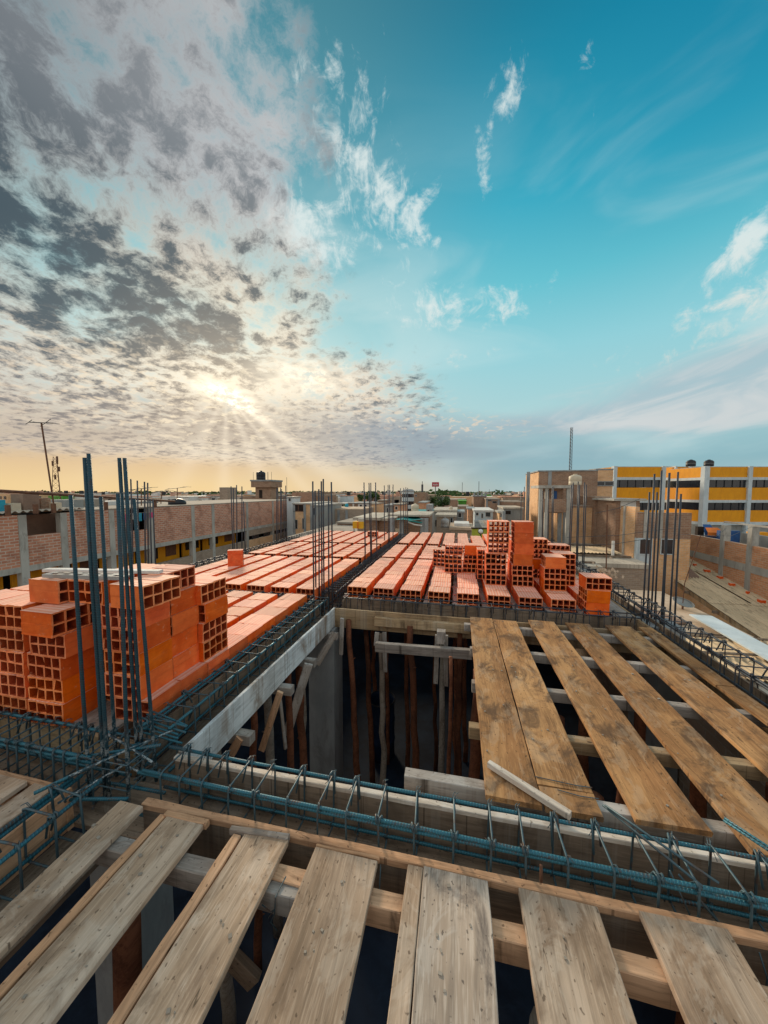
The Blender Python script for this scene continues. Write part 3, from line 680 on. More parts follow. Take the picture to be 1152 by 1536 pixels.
bar('loose_bar', (.83,1.40,.06), (1.02,1.37,-.15), .0045, M['steel_plain'], lo); bar('loose_bar', (.80,1.40,.07), (.885,1.36,-.13), .003, M['steel_plain'], lo)
PIN = bar('steel_pin', (.345,1.38,.0), (.350,1.36,-.16), .006, M['rust'])
tag(PIN, 'short rusty pin standing inside the front cage below the loose white batten', 'pin')

# ---- the front left bay, beyond the left hand beam
board('beam_side_board', (-1.915,1.24,.0), (-1.905,-1.2,.0), .03, .21, M['fresh_timber'], 'pine board along the left side of the cage that runs to the bottom left corner', 'form board')
board('beam_bottom_board', (-1.76,1.25,-.215), (-1.76,-1.2,-.215), .29, .03, M['dark_board'], 'dark bottom board under the cage at the bottom left', 'form board')
for (x, w, lab) in ((-2.245,.22,'grey board at the left edge of the photo, below the front cage'), (-2.02,.13,'tan board beside the pine edge board at the left edge of the photo'), (-2.62,.24,'grey board beyond the left edge board of the left bay'), (-3.05,.24,'outermost grey board of the left bay')):
    board('deck_board', (x,1.225,.02), (x-.02,-1.0,.02), w, .026, M['grey_plank'], lab, 'board', 'boards of the left hand bay')
board('timber_joist', (-3.3,1.08,-.008), (-1.93,1.09,-.008), .06, .085, M['grey_timber'], 'joist under the boards of the left hand bay', 'joist', J)

# ---- left beam along the pit
board('beam_side_board', (-1.549,1.575,.002), (-1.545,4.075,.0), .028, .235, M['white_board'], 'big cement-whitened board along the left side of the open pit', 'form board')
board('beam_bottom_board', (-1.71,1.56,-.215), (-1.71,4.06,-.215), .30, .03, M['dark_board'], 'dark bottom board of the beam mould left of the pit', 'form board')
board('beam_side_board', (-1.875,1.62,-.002), (-1.875,11.0,-.002), .022, .21, M['dark_board'], 'long board between the left brick rows and the middle beam cage', 'form board')
cage('rebar cage running away along the left side of the open pit', 'Y', -1.735, 1.56, 4.10, .205, -.165, .115, .145, .0095, .0048, 3, 'steel', lean=0.0)
board('beam_side_board', (-1.535,4.37,.0), (-1.535,11.0,.0), .022, .21, M['dark_board'], 'long board between the middle beam cage and the right brick rows', 'form board')
board('beam_bottom_board', (-1.705,4.08,-.215), (-1.705,11.0,-.215), .31, .03, M['dark_board'], 'bottom board of the middle beam mould beyond the pit', 'form board')
cage('long dark rebar cage running between the two brick decks to the far end', 'Y', -1.735, 4.35, 11.0, .215, -.165, .105, .115, .010, .0055, 3, 'steel_far', ties=False)
cage('rebar cage behind the far edge of the open pit', 'X', 4.345, -1.52, 2.15, .185, -.165, .085, .155, .0075, .0045, 2, 'steel_far', ties=False)
cage('thin rebar cage crossing the left brick deck at the level of the pit corner', 'X', 4.115, -4.8, -1.87, .10, -.04, .115, .15, .008, .0045, 2, 'steel_far', ties=False)
board('beam_side_board', (-1.53,4.053,.001), (2.12,4.053,.001), .024, .245, M['stained_board'], 'brown stained board along the far edge of the open pit', 'form board')
board('beam_side_board', (-1.52,4.46,.0), (2.12,4.46,.0), .022, .21, M['dark_board'], 'board behind the far cage, under the front of the right brick rows', 'form board')
board('beam_bottom_board', (-1.52,4.26,-.215), (2.12,4.26,-.215), .36, .03, M['dark_board'], 'bottom board of the far beam mould', 'form board')
cage('tall rebar cage along the right hand edge of the deck', 'Y', 2.245, 1.3, 4.9, .235, -.165, .150, .155, .0090, .0050, 3, 'steel_far')
cage('rebar cage along the right edge of the far brick deck', 'Y', 2.245, 4.9, 11.0, .225, -.165, .125, .16, .009, .0055, 3, 'steel_far', ties=False)
board('beam_side_board', (2.095,1.60,.0), (2.095,11.0,.0), .026, .21, M['stained_board'], 'thin board between the brown boards and the right hand cage', 'form board')
board('beam_bottom_board', (2.26,1.3,-.215), (2.26,11.0,-.215), .30, .03, M['concrete_lt'], 'pale bottom board under the right hand cage', 'form board')
board('beam_side_board', (2.405,1.3,-.10), (2.405,11.0,-.10), .022, .12, M['dark_board'], 'outer board of the right hand beam mould', 'form board')
cage('rebar cage along the left edge of the left brick deck', 'Y', -4.88, 1.6, 11.0, .20, -.165, .125, .17, .009, .0055, 2, 'steel_far', ties=False)
cage('rebar cage across the far end of the left brick deck', 'X', 11.12, -4.8, -1.9, .18, -.1, .13, .18, .009, .0055, 2, 'steel_far', ties=False)

# ---- right bay: brown boards
G2 = 'brown boards over the right hand bay'
B2 = lambda x0, x1, x2, x3, ya, yb, lab, mat='brown_plank', z=.021: board('deck_board', ((x0+x1)/2, yb, z), ((x2+x3)/2, ya, z), x1-x0, .026, M[mat], lab, 'board', G2, x3-x2)
B2(.152,.410,.156,.408,4.06,1.64,'wide light brown board at the edge of the open pit')
B2(.414,.668,.412,.668,4.03,1.76,'wide light brown board, second from the pit, close against the first')
B2(.418,.666,.414,.668,1.755,1.63,'short board end in front of the second brown board','brown_plank',.020)
B2(.806,1.100,.806,1.085,4.10,1.66,'brown board with a pale scuff, third from the pit')
B2(1.203,1.465,1.203,1.450,4.11,1.60,'brown board with pale flecks, fourth from the pit')
B2(1.608,1.868,1.610,1.865,4.12,1.58,'brown board, fifth from the pit')
B2(1.945,2.078,1.948,2.076,4.14,3.0,'narrow yellowish board by the right hand cage, its far piece')
B2(1.950,2.078,1.950,2.078,2.99,1.60,'narrow yellowish board by the right hand cage, its near piece','brown_plank',.023)
for i, (y, mat, lab) in enumerate(((3.92,'grey_timber','farthest joist under the brown boards'), (3.32,'grey_timber','second farthest joist under the brown boards'), (2.72,'grey_timber','middle joist under the brown boards'), (2.20,'stained_board','second nearest joist under the brown boards'), (1.745,'grey_timber','nearest joist under the brown boards'))):
    joist(y-.02, (.085,.13,.13,.088,-.26)[i], 2.08, .060, .078, mat, lab)
# battens at the far side of the pit
board('timber_waler', (-.99,4.005,-.055), (.15,4.005,-.052), .06, .105, M['stained_board'], 'light brown timber bar against the far board of the pit', 'timber bar')
board('timber_waler', (-.885,3.62,-.196), (.16,3.60,-.165), .06, .10, M['grey_timber'], 'grey timber bar crossing the far side of the pit', 'timber bar')
board('loose_batten', (.182,1.815,.056), (.515,1.585,.056), .032, .030, M['trim_pale'], 'short pale batten lying loose across the board at the pit edge', 'batten')
w_ = MB().sweep([(.41,1.80,.025),(.52,1.79,.027),(.60,1.785,.026),(.672,1.79,.025)], .0022, 5); w_.sweep([(.50,1.74,.025),(.60,1.725,.025),(.68,1.73,.024)], .002, 5)
solid('tie_wire', w_, M['steel_plain'], (.55,1.77,.024), label='black wire lying across the end of the second brown board', cat='wire')

# ---- inside the pit
solid('concrete_column', MB().box(-1.85,-1.505,3.93,4.25,FZ,-.245), M['concrete'], (-1.74,4.2,FZ), label='grey cast concrete column in the far left corner of the pit', cat='column')
solid('concrete_column', MB().box(-1.90,-1.62,1.32,1.56,FZ,-.25), M['concrete'], (-1.76,1.44,FZ), label='concrete column under the near junction of the cages', cat='column')
solid('concrete_column', MB().box(2.13,2.36,4.09,4.36,FZ,-.25), M['concrete'], (2.25,4.2,FZ), label='concrete column under the right hand junction', cat='column')
PR = 'round timber props under the decks'
def prop(xt, yt, xb, yb, r, mat, lab, zt=-.12, wob=.013, head=None):
    i = len(COL.objects); rr = random.Random(i); n = 10
    ps = [(xb+(xt-xb)*k/n+rr.uniform(-1,1)*wob*(0<k<n), yb+(yt-yb)*k/n+rr.uniform(-1,1)*wob*(0<k<n), FZ+(zt-FZ)*k/n) for k in range(n+1)]
    mb = MB().sweep(ps, r*1.2, 9, r1=r*.9)
    for _ in range(3):
        k = rr.randrange(2, n-1); p = ps[k]; a = rr.random()*6.28
        mb.sweep([p, (p[0]+math.cos(a)*r*1.6, p[1]+math.sin(a)*r*1.6, p[2]+r*.8)], r*.35, 6, r1=r*.15)
    if head is None: return solid('timber_prop', mb, M[mat], (xb, yb, FZ), smooth=True, label=lab, cat='prop', group=PR)
    rt = root('timber_prop', (xb, yb, FZ), lab, 'prop', PR); put('pole', mesh_local(mb, (xb,yb,FZ)).mesh('pole', M[mat], True), (xb,yb,FZ), parent=rt)
    for (dx, L, m_) in head:
        board('cleat', (xt+dx, yt-r-.02, zt+.04), (xt+dx*1.3, yt-r-.02, zt-L), .05, .025, M[m_], parent=rt, roll=math.pi/2)
prop(-1.33,4.00,-1.17,3.95,.036,'log','leaning orange-brown prop in the far left of the pit, next to the concrete column', head=((-.06,.42,'grey_timber'),))
prop(-1.20,4.35,-1.12,4.4,.034,'log','crooked dark red prop behind the leaning one')
prop(-.90,3.98,-.87,3.95,.034,'grey_log','crooked grey prop with cleats, under the left end of the timber bars', -.25, .025, ((.045,.45,'grey_timber'),(-.04,.12,'grey_timber')))
prop(-.545,3.98,-.44,3.98,.040,'log','stout reddish prop left of the centre of the pit', wob=.015)
prop(-.155,3.80,-.16,3.78,.032,'grey_log','slim grey prop with a squared head, centre of the far side of the pit', -.14, .012, ((.04,.55,'grey_timber'),(-.05,.52,'grey_timber')))
prop(.045,4.05,.03,4.05,.036,'log','dark red prop with peeling bark, near the right end of the timber bars', wob=.02)
prop(.20,3.1,.17,3.05,.05,'log','thick red prop under the edge board of the pit')
prop(-.05,3.3,-.07,3.35,.02,'log','thin dark prop deep in the right half of the pit')
for x, y, r_, nm in ((-1.05,4.9,.028,'slender crooked prop at the back of the pit, behind the leaning one'),(-.70,4.7,.030,'slender red prop between the grey prop and the stout one, at the back'),(-.32,4.9,.026,'slender dark prop at the back of the pit, right of the stout one'),(-.02,4.6,.026,'slender prop at the back of the pit, behind the peeling one'),(.12,5.2,.03,'slender prop deepest at the back right of the pit'),(-1.35,5.3,.03,'slender prop deepest at the back left of the pit')): prop(x, y, x+.04, y, r_, 'log', nm, -.1, .018)
board('timber_post', (-.16,3.72,-.02), (-.16,3.72,-.15), .09, .09, M['grey_timber'], 'small squared timber head on top of the slim grey prop', 'timber block')
# props and braces along the left side of the pit
for (xt,yt,xb,yb,r,mt,lab) in (
    (-1.72,2.05,-1.66,2.05,.042,'grey_log','grey prop nearest the front cage, left side of the pit'),
    (-1.66,2.45,-1.66,2.43,.030,'log','short red prop, second from the near end of the left side of the pit'),
    (-1.70,2.72,-1.62,2.70,.040,'grey_log','grey prop, third from the near end of the left side of the pit'),
    (-1.62,2.98,-1.60,2.96,.034,'log','bright orange-brown prop under the white board'),
    (-1.66,3.28,-1.57,3.25,.040,'log','dark prop behind the tall slanting brace, left side of the pit'),
    (-1.78,3.62,-1.78,3.62,.030,'grey_log','grey prop just left of the concrete column')):
    prop(xt,yt,xb,yb,r,mt,lab,-.24)
BG = 'braces under the decks'
for (p0,p1,w,mt,lab) in (
    ((-1.50,2.07,-.26),(-1.72,2.09,-.62),.06,'fresh_timber','slanting pine brace nearest the front cage, under the white board'),
    ((-1.50,2.62,-.25),(-1.68,2.60,-.80),.055,'fresh_timber','orange slanting brace in the middle of the left side of the pit'),
    ((-1.46,3.10,-.24),(-1.66,3.0,-.95),.085,'grey_timber','tall slanting grey brace under the far half of the white board'),
    ((-1.44,3.78,-.20),(-1.60,3.60,-.52),.08,'grey_timber','short grey brace in front of the concrete column'),
    ((-1.55,2.66,-.30),(-1.48,2.63,-.80),.02,'grey_timber','thin grey lath beside the orange brace')):
    board('brace', p0, p1, w, .028, M[mt], lab, 'brace', BG, roll=math.pi/2)
for (y, lab) in ((2.09,'end of a cross bearer nearest the front cage, under the white board'), (2.70,'second cross bearer end under the white board'), (3.20,'third cross bearer end under the white board'), (3.86,'farthest cross bearer end under the white board')):
    board('cross_bearer', (-1.95,y,-.245), (-1.43,y,-.245), .07, .075, M['grey_timber'], lab, 'bearer', 'cross bearers under the left beam')
# props under the right bay seen between the boards
for i, (x, y, lab) in enumerate(((.74,1.95,'red prop between the second and third brown boards, near side'), (1.12,2.50,'red prop between the third and fourth brown boards'), (.73,2.60,'dark prop between the second and third brown boards, middle'), (1.52,2.45,'thick red prop between the fourth and fifth brown boards'), (1.55,3.2,'red prop between the fourth and fifth brown boards, far side'), (1.18,3.4,'dark prop between the third and fourth brown boards, far side'), (1.95,2.5,'prop beside the right hand wall of the pit'), (1.50,1.95,'red prop between the fourth and fifth brown boards, near side'))):
    prop(x, y-.03, x+.02, y, .045, 'log', lab, -.13)
# blue drum on the lower floor
dr = root('blue_drum', (-1.14,5.05,FZ), 'blue plastic drum standing on the dark floor at the back of the pit', 'drum')
pf = [(.19,0),(.205,.02),(.205,.28),(.215,.30),(.205,.32),(.205,.60),(.215,.62),(.205,.64),(.20,.90),(.215,.93),(.20,.93),(.185,.88),(.185,.05)]
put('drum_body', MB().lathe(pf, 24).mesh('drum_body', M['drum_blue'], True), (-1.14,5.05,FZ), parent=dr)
put('drum_rim', MB().sweep([(.212*math.cos(a*math.pi/12), .212*math.sin(a*math.pi/12), .93) for a in range(24)], .010, 6, closed=True).mesh('drum_rim', M['black'], True), (-1.14,5.05,FZ), parent=dr)

# ---- slab boards under the brick rows
def slab(x0, n, y0, y1, side, bay):
    for k in range(n):
        x = x0+.378*k
        board('slab_board', (x+rnd.uniform(-.004,.004), y0, .0205), (x, y1, .0205), .215, .026, M['grey_timber'], 'greyed board between the brick rows, %s deck, %s' % (side, bay), 'board', 'slab boards under the %s brick rows' % side, warp=.001)
LG = ((1.62,4.03,'nearest bay'), (4.20,6.33,'second bay'), (6.47,8.22,'third bay'), (8.34,10.9,'farthest bay'))
RG = ((4.475,6.62,'nearest bay'), (6.66,8.45,'middle bay'), (8.58,11.0,'farthest bay'))
for a, b, t in LG: slab(-4.46, 7, a, b, 'left', t)
for a, b, t in RG: slab(-1.46, 10, a, b, 'right', t)
for (y, x0, x1, lab) in ((6.40,-4.8,-1.9,'cross board between the second and third bays of the left deck'), (8.28,-4.8,-1.9,'cross board between the third and farthest bays of the left deck'), (6.64,-1.5,2.1,'cross board between the near and middle bays of the right deck'), (8.50,-1.5,2.1,'cross board between the middle and farthest bays of the right deck')):
    board('cross_board', (x0,y,-.006), (x1,y,-.006), .30, .026, M['stained_board'], lab, 'board')
board('slab_board', (-2.3,1.62,.0225), (-2.3,2.3,.0225), .34, .026, M['grey_timber'], 'bare grey board between the two near brick stacks', 'board')

# ---- crumbs of cement and splinters on the nearest boards
cr = MB()
for i in range(70):
    r_ = random.Random(i+900); x = r_.choice((-1.48,-1.19,-.79,-.41,.01,.376,.78))+r_.uniform(-.08,.08); y = r_.uniform(.4,1.22); s = r_.uniform(.0015,.005); a = r_.random()*3
    cr.box(x-s*r_.uniform(.6,2.4), x+s, y-s, y+s*r_.uniform(.5,1.6), .0205, .0225+s*.9, a)
for i in range(60):
    r_ = random.Random(i+1900); x = r_.choice((.28,.54,.95,1.33,1.74))+r_.uniform(-.1,.1); y = r_.uniform(1.75,4.0); s = r_.uniform(.002,.005); cr.box(x-s*r_.uniform(.6,2.4), x+s, y-s, y+s*r_.uniform(.5,1.6), .021, .0225+s*.9, r_.random()*3)
put('cement_crumbs', cr.mesh('cement_crumbs', M['roof_grey']), label='crumbs of cement and splinters scattered on the boards', cat='crumbs', kind='stuff')

# ---- clay shards and grit in the joints between the rows
cr = MB()
for i in range(260):
    r_ = random.Random(i+5000); left = r_.random() < .4
    x = (-2.21-.378*r_.randrange(6) if left else -1.175+.378*r_.randrange(9))+r_.uniform(-.035,.035); y = r_.uniform(1.9,8) if left else r_.uniform(4.5,9); s = r_.uniform(.004,.016)
    cr.box(x-s*r_.uniform(.6,1.6), x+s, y-s, y+s*r_.uniform(.5,1.6), .0215, .024+s*.8, r_.random()*3)
put('clay_shards', cr.mesh('clay_shards', M['clay']), label='shards of broken brick lying in the joints between the brick rows', cat='shards', kind='stuff')

# ---- brick rows
RL = ['first','second','third','fourth','fifth','sixth','seventh','eighth','ninth']
for k in range(7):
    x = -2.165-.378*k; g_ = 'bricks laid in rows on the left deck'
    lab = 'clay brick in the %s row left of the middle cage, ' % RL[k]
    if k == 0: row(x, 1.70, 9, .2545, lab+'level with the pit', g_)
    elif k < 5: row(x, 2.35 if k > 1 else 2.05, 6 if k > 1 else 7, .27, lab+'level with the pit', g_)
    row(x, 4.225, 8, .262, lab+'second bay', g_); row(x, 6.50, 6, .284, lab+'third bay', g_); row(x, 8.37, 9, .272, lab+'farthest bay', g_)
for k in range(9):
    x = -1.505+.378*k; g_ = 'bricks laid in rows on the right deck'
    lab = 'clay brick in the %s row right of the middle cage, ' % RL[k]
    row(x, 4.47 if k < 8 else 4.75, 8 if k < 8 else 7, .264, lab+'nearest bay', g_); row(x, 6.70, 6, .272, lab+'middle bay', g_)
    row(x, 8.62, 9, .262, lab+'farthest bay', g_, skip=() if k < 5 else (7, 8) if k == 5 else ())
# ---- stacks on the right deck
GS = 'bricks stacked on the right deck'; T = .022+BH
stack(-.205,5.59,[0,1,2],{},'leftmost stack of the right deck',GS,T)
stack(.098,5.65,[0,1,2],{2},'second stack from the left of the right deck',GS,T)
stack(.118,5.95,[0,1],{},'low stack hidden behind the second stack of the right deck',GS,T)
stack(-.42,6.02,[0,1],{},'small stack behind the leftmost stack of the right deck',GS,T)
stack(.300,5.26,[0,1,2],{},'stack half hidden left of the tall middle stack',GS,T)
stack(.398,4.97,[0,1,2],{},'lower half of the tall middle stack of the right deck',GS,T,.004)
stack(.425,5.0,[3,4,5],{},'upper half of the tall middle stack of the right deck',GS,T,.004)
stack(.758,4.98,[0,1,2,3,4,5],{2,3,4,5},'tallest stack of the right deck, mostly side-on bricks',GS,T,.010)
stack(.77,5.28,[0,1,2,3],{},'stack right behind the tallest stack of the right deck',GS,T)
stack(1.142,4.86,[0,1,2],{2},'front stack just right of the tallest stack',GS,T,.004)
stack(1.34,5.15,[0,1,2],{},'half-hidden stack behind the one right of the tallest',GS,T)
stack(1.06,5.50,[0,1,2,3],{1},'stack behind the gap right of the tallest stack',GS,T)
stack(1.20,5.95,[0,1,2],{},'left one of the far stacks on the right deck',GS,T)
stack(1.50,5.95,[0,1,2],{},'right one of the far stacks on the right deck',GS,T)
stack(1.30,6.35,[0,1,2],{},'rearmost stack on the right deck',GS,T)
stack(1.507,4.43,[0,1,2],{0,1},'short corner stack by the right hand cage',GS,.022,.006)
for i, (x, y, r_) in enumerate(((-.25,7.60,0),(.04,7.62,.05),(.33,7.66,-.04),(.60,7.4,.1))):
    bricks.append((x+BW/2, y, T, r_, 'clay brick lying on the rows behind the left stacks of the right deck, %s from left' % ORD[i], GS))
# ---- stacks on the left deck
GL = 'bricks stacked on the left deck'
stack(-2.675,1.567,[0,1,2],{},'near left stack, front column, lower part',GL,.022,.012)
stack(-2.618,1.56,[3],{},'near left stack, front column, above the middle',GL,.022,.006)
stack(-2.612,1.52,[4],{4},'near left stack, front column, broken brick near the top',GL,.022,.004)
stack(-2.967,1.567,[0,1,2,3,4],{},'near left stack, second column from the front corner',GL,.022,.008)
stack(-3.262,1.575,[0,1,2,3,4],{},'near left stack, outermost column of the front',GL,.022,.008)
stack(-3.56,1.58,[0,1,2,3],{},'near left stack, column at the edge of the photo',GL,.022,.008)
for x, nm in ((-2.65,'inner'),(-2.95,'middle'),(-3.25,'outer')):
    stack(x,1.84,[0,1,2,3,4],{},'near left stack, %s column of the second file' % nm,GL,.022,.008)
    stack(x,2.10,[3,4],{},'near left stack, %s column of the third file' % nm,GL,.022,.006)
stack(-2.752,1.655,[5],{5},'near left stack, side-on brick on the very top',GL,.022,.003)
stack(-2.480,1.69,[5],{},'near left stack, top brick with open cells beside the side-on one',GL,.022,.003)
stack(-2.475,1.96,[5],{},'near left stack, top brick behind the open-celled one',GL,.022,.003)
stack(-2.40,1.85,[3,4],{},'column filling the gap between the near left stacks',GL,.022,.003)
stack(-2.238,1.70,[1,2,3,4],{},'near right stack, front column',GL,.022,.008)
stack(-2.238,1.958,[1,2,3,4],{},'near right stack, second column back',GL,.022,.008)
stack(-2.18,2.225,[1,2,3,4],{1,2,4},'near right stack, third column back',GL,.022,.006)
stack(-2.53,2.23,[1,2,3,4],{},'near right stack, hidden column at the back',GL,.022,.006)
stack(-2.115,1.675,[5],{5},'near right stack, top brick with its cells to the right',GL,.022,.002)
stack(-2.250,1.965,[5],{5},'near right stack, top brick behind, cells to the right',GL,.022,.002)
bricks.append((-3.93,5.40,T,-1.05,'single hollow clay brick standing on end on the left rows','standing brick'))
bricks.append((-2.45,9.70,T,.05,'small dark hollow brick lying on the farthest bay of the left deck','single bricks'))
cam = Vector((0,0,CAMH)); vis = sorted(bricks, key=lambda b: (Vector((b[0],b[1],b[2]+.1))-cam).length)
for i, (x, y, z, rz, lab, g_) in enumerate(vis[:300]):
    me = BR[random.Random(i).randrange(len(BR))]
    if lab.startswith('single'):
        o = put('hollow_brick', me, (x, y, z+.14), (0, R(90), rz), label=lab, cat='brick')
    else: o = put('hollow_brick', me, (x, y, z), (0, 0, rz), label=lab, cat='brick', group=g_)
far = MB(); FM = []
for i, (x, y, z, rz, lab, g_) in enumerate(vis[300:]):
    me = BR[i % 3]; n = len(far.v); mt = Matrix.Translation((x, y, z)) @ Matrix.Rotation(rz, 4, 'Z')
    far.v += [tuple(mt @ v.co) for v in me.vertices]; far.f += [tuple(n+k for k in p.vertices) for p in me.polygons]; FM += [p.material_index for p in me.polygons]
fm_ = far.mesh('far_bricks', M['clay']); fm_.materials.append(M['clay_rim']); fm_.materials.append(M['clay_inside_shade']); fm_.polygons.foreach_set('material_index', FM)
if far.v: put('far_bricks', fm_, label='mass of hollow clay bricks laid flat at the far end of both decks', cat='bricks', kind='stuff')
print('bricks', len(bricks))

# ---- thin strips on the near left stack
board('timber_lath', (-2.83,1.80,.958), (-2.0,1.93,.958), .05, .022, M['white'], 'long pale lath lying on top of the near left brick stack', 'lath')
mb = MB(); Lc = .55
for i in range(7):
    a, b = i*Lc/6-Lc/2-.022, i*Lc/6-Lc/2+.022
    mb.box(a, b, -.035, .035, 0, .003)
mb.box(-Lc/2-.02, Lc/2+.02, -.042, -.033, -.02, .004); mb.box(-Lc/2-.02, Lc/2+.02, .033, .042, -.02, .004)
mb.box(-Lc/2-.02, Lc/2+.02, -.006, .006, .003, .005)
put('perforated_channel', mb.mesh('perforated_channel', M['tin']), (-2.38,1.745,.952), (0, 0, .10), label='perforated grey metal channel lying in front of the pale lath on the brick stack', cat='metal channel')

# ---- upright column bars
BARS = {
'near': [(-1.922,1.36,-1.941,1.48),(-1.832,1.37,-1.851,1.67),(-1.805,1.37,-1.824,1.69),(-1.913,1.5,-1.929,1.47),(-1.668,1.36,-1.641,1.49),(-1.759,1.5,-1.79,1.68),(-1.735,1.51,-1.767,1.68),(-1.66,1.52,-1.728,1.46)],
'col2': [(-1.858,4.13,-1.849,1.63),(-1.915,4.33,-1.907,1.51),(-1.864,4.33,-1.852,1.53),(-1.742,4.13,-1.73,1.63),(-1.714,4.14,-1.707,1.66),(-1.723,4.33,-1.712,1.43),(-1.6,4.15,-1.601,1.62)],
'col3': [(-1.86,6.7,-1.88,1.68),(-1.921,6.95,-1.934,1.48),(-1.802,6.95,-1.841,1.68),(-1.785,6.95,-1.802,1.68),(-1.605,6.7,-1.637,1.68)],
'col4': [(-1.935,8.95,-1.945,1.66),(-1.881,9.2,-1.893,1.68),(-1.849,9.2,-1.85,1.68),(-1.702,8.95,-1.706,1.68)],
'col5': [(-1.879,11.3,-1.896,1.61),(-1.807,11.5,-1.825,1.62),(-1.74,11.5,-1.747,1.64),(-1.642,11.3,-1.656,1.62)],
'lf1': [(-5.332,7.2,-5.33,1.62),(-5.437,7.4,-5.415,1.57),(-5.217,7.2,-5.178,1.65),(-5.227,7.4,-5.175,1.62),(-4.985,7.2,-5.002,1.26)],
'lf2': [(-4.908,8.5,-4.871,1.59),(-4.974,8.7,-4.949,1.59),(-4.793,8.5,-4.758,1.6),(-4.857,8.7,-4.838,1.57),(-4.671,8.5,-4.658,1.37),(-4.715,8.7,-4.707,1.66)],
'lf0': [(-5.783,5.0,-5.736,1.72),(-6.161,5.2,-6.071,1.64),(-5.861,5.2,-5.82,1.7),(-5.513,5.0,-5.442,1.67),(-5.664,5.2,-5.589,1.66),(-5.372,5.0,-5.339,1.37),(-5.492,5.2,-5.491,1.36)],
'r1': [(2.348,4.9,2.358,1.49),(2.301,4.7,2.305,1.71),(2.442,4.9,2.441,1.49),(2.48,4.9,2.479,1.76),(2.442,4.68,2.448,1.72),(2.467,4.7,2.462,1.72),(2.648,4.9,2.657,1.74),(2.595,4.7,2.59,1.47)],
'r2': [(2.341,7.9,2.35,1.64),(2.278,7.6,2.288,1.68),(2.399,7.6,2.379,1.7),(2.514,7.9,2.5,1.64),(2.514,7.6,2.499,1.68),(2.641,7.9,2.632,1.64)],
'r3': [(2.128,9.3,2.097,1.51),(2.184,9.0,2.161,1.53),(2.273,9.0,2.247,1.61),(2.379,9.3,2.352,1.62)],
'r4': [(2.204,12.8,2.178,1.51),(2.271,12.5,2.228,1.66),(2.39,12.5,2.367,1.7)]}
BL_ = {'near':'thick ribbed blue-grey bars rising at the near cage junction, before the brick stacks','col2':'cluster of upright bars at the far left corner of the pit',
'col3':'cluster of upright bars on the middle cage beside the second left bay','col4':'four upright bars on the middle cage, second cluster from the far end','col5':'thin upright bars at the far end of the middle cage',
'lf1':'upright bars at the left deck edge, in front of the long brick building','lf2':'upright bars at the left deck edge, near the end of the long brick building','lf0':'upright bars behind the near brick stacks at the left edge of the deck',
'r1':'tall cluster of upright bars at the right hand cage junction before the yellow building','r2':'cluster of upright bars on the right hand edge behind the brick stacks','r3':'thin upright bars on the right hand edge, third cluster from the near end','r4':'three far upright bars left of the big brown building'}
for k, L in BARS.items():
    if k == 'near': column_bars(BL_[k], L, .0092, mat='steel_splash', hoops=((.26,.17,-.06),(.25,.17,.04),(.27,.18,.085)))
    else: column_bars(BL_[k], L, .0105 if k in ('col2','r1') else .012 if k in ('r2','r3','lf1','lf2','lf0','col3') else .013)
# stubs holding the outer clusters (lf*, r*) : concrete nibs
for (x, y, s, lab) in ((-5.33,7.3,.22,'concrete nib under the upright bars before the long brick building'),(-5.7,5.1,.4,'concrete nib under the upright bars behind the near brick stacks'),(2.46,7.75,.2,'concrete nib under the bars behind the right stacks'),(2.47,4.8,.2,'concrete nib under the bars at the right cage junction'),(2.28,12.65,.2,'concrete nib under the three far bars'),(-1.77,11.4,.2,'concrete nib under the bars at the far end of the middle cage')):
    solid('concrete_nib', MB().box(x-s, x+s, y-.18, y+.18, -6, -.14), M['concrete'], (x, y, -6), label=lab, cat='column')
# scattered hooked bars at the near junction
lo = root('loose_bars', (-1.62,1.66,.05), 'bundle of short hooked bars lying beside the near column bars', 'loose bars')
for i in range(6):
    rr = random.Random(40+i); a = (-1.88+rr.uniform(-.03,.03), 1.60+.02*i, .06+.012*i); b = (-1.56+rr.uniform(-.03,.03), 1.58+.014*i, .06+.010*i+rr.uniform(-.01,.01))
    bar('loose_bar', a, b, .0055, M['steel'], lo)
lo = root('loose_bars', (-1.75,1.35,.06), 'tangle of bent bar ends at the near cage junction', 'loose bars')
for i, (a, b) in enumerate((((-2.02,1.33,.07),(-1.60,1.50,.09)),((-1.98,1.50,.10),(-1.55,1.40,.08)),((-1.92,1.12,.09),(-1.74,1.50,.08)),((-1.84,1.16,.02),(-1.70,1.56,.02)),((-1.95,1.24,-.06),(-1.60,1.30,-.04)),((-1.60,1.40,.0),(-1.90,1.48,-.02)),((-2.0,1.40,-.10),(-1.52,1.44,-.12)),((-1.86,1.22,.095),(-1.62,1.60,.10)))):
    bar('loose_bar', a, b, .0058 if i % 2 else .0085, M['steel_splash' if i % 2 else 'steel'], lo)
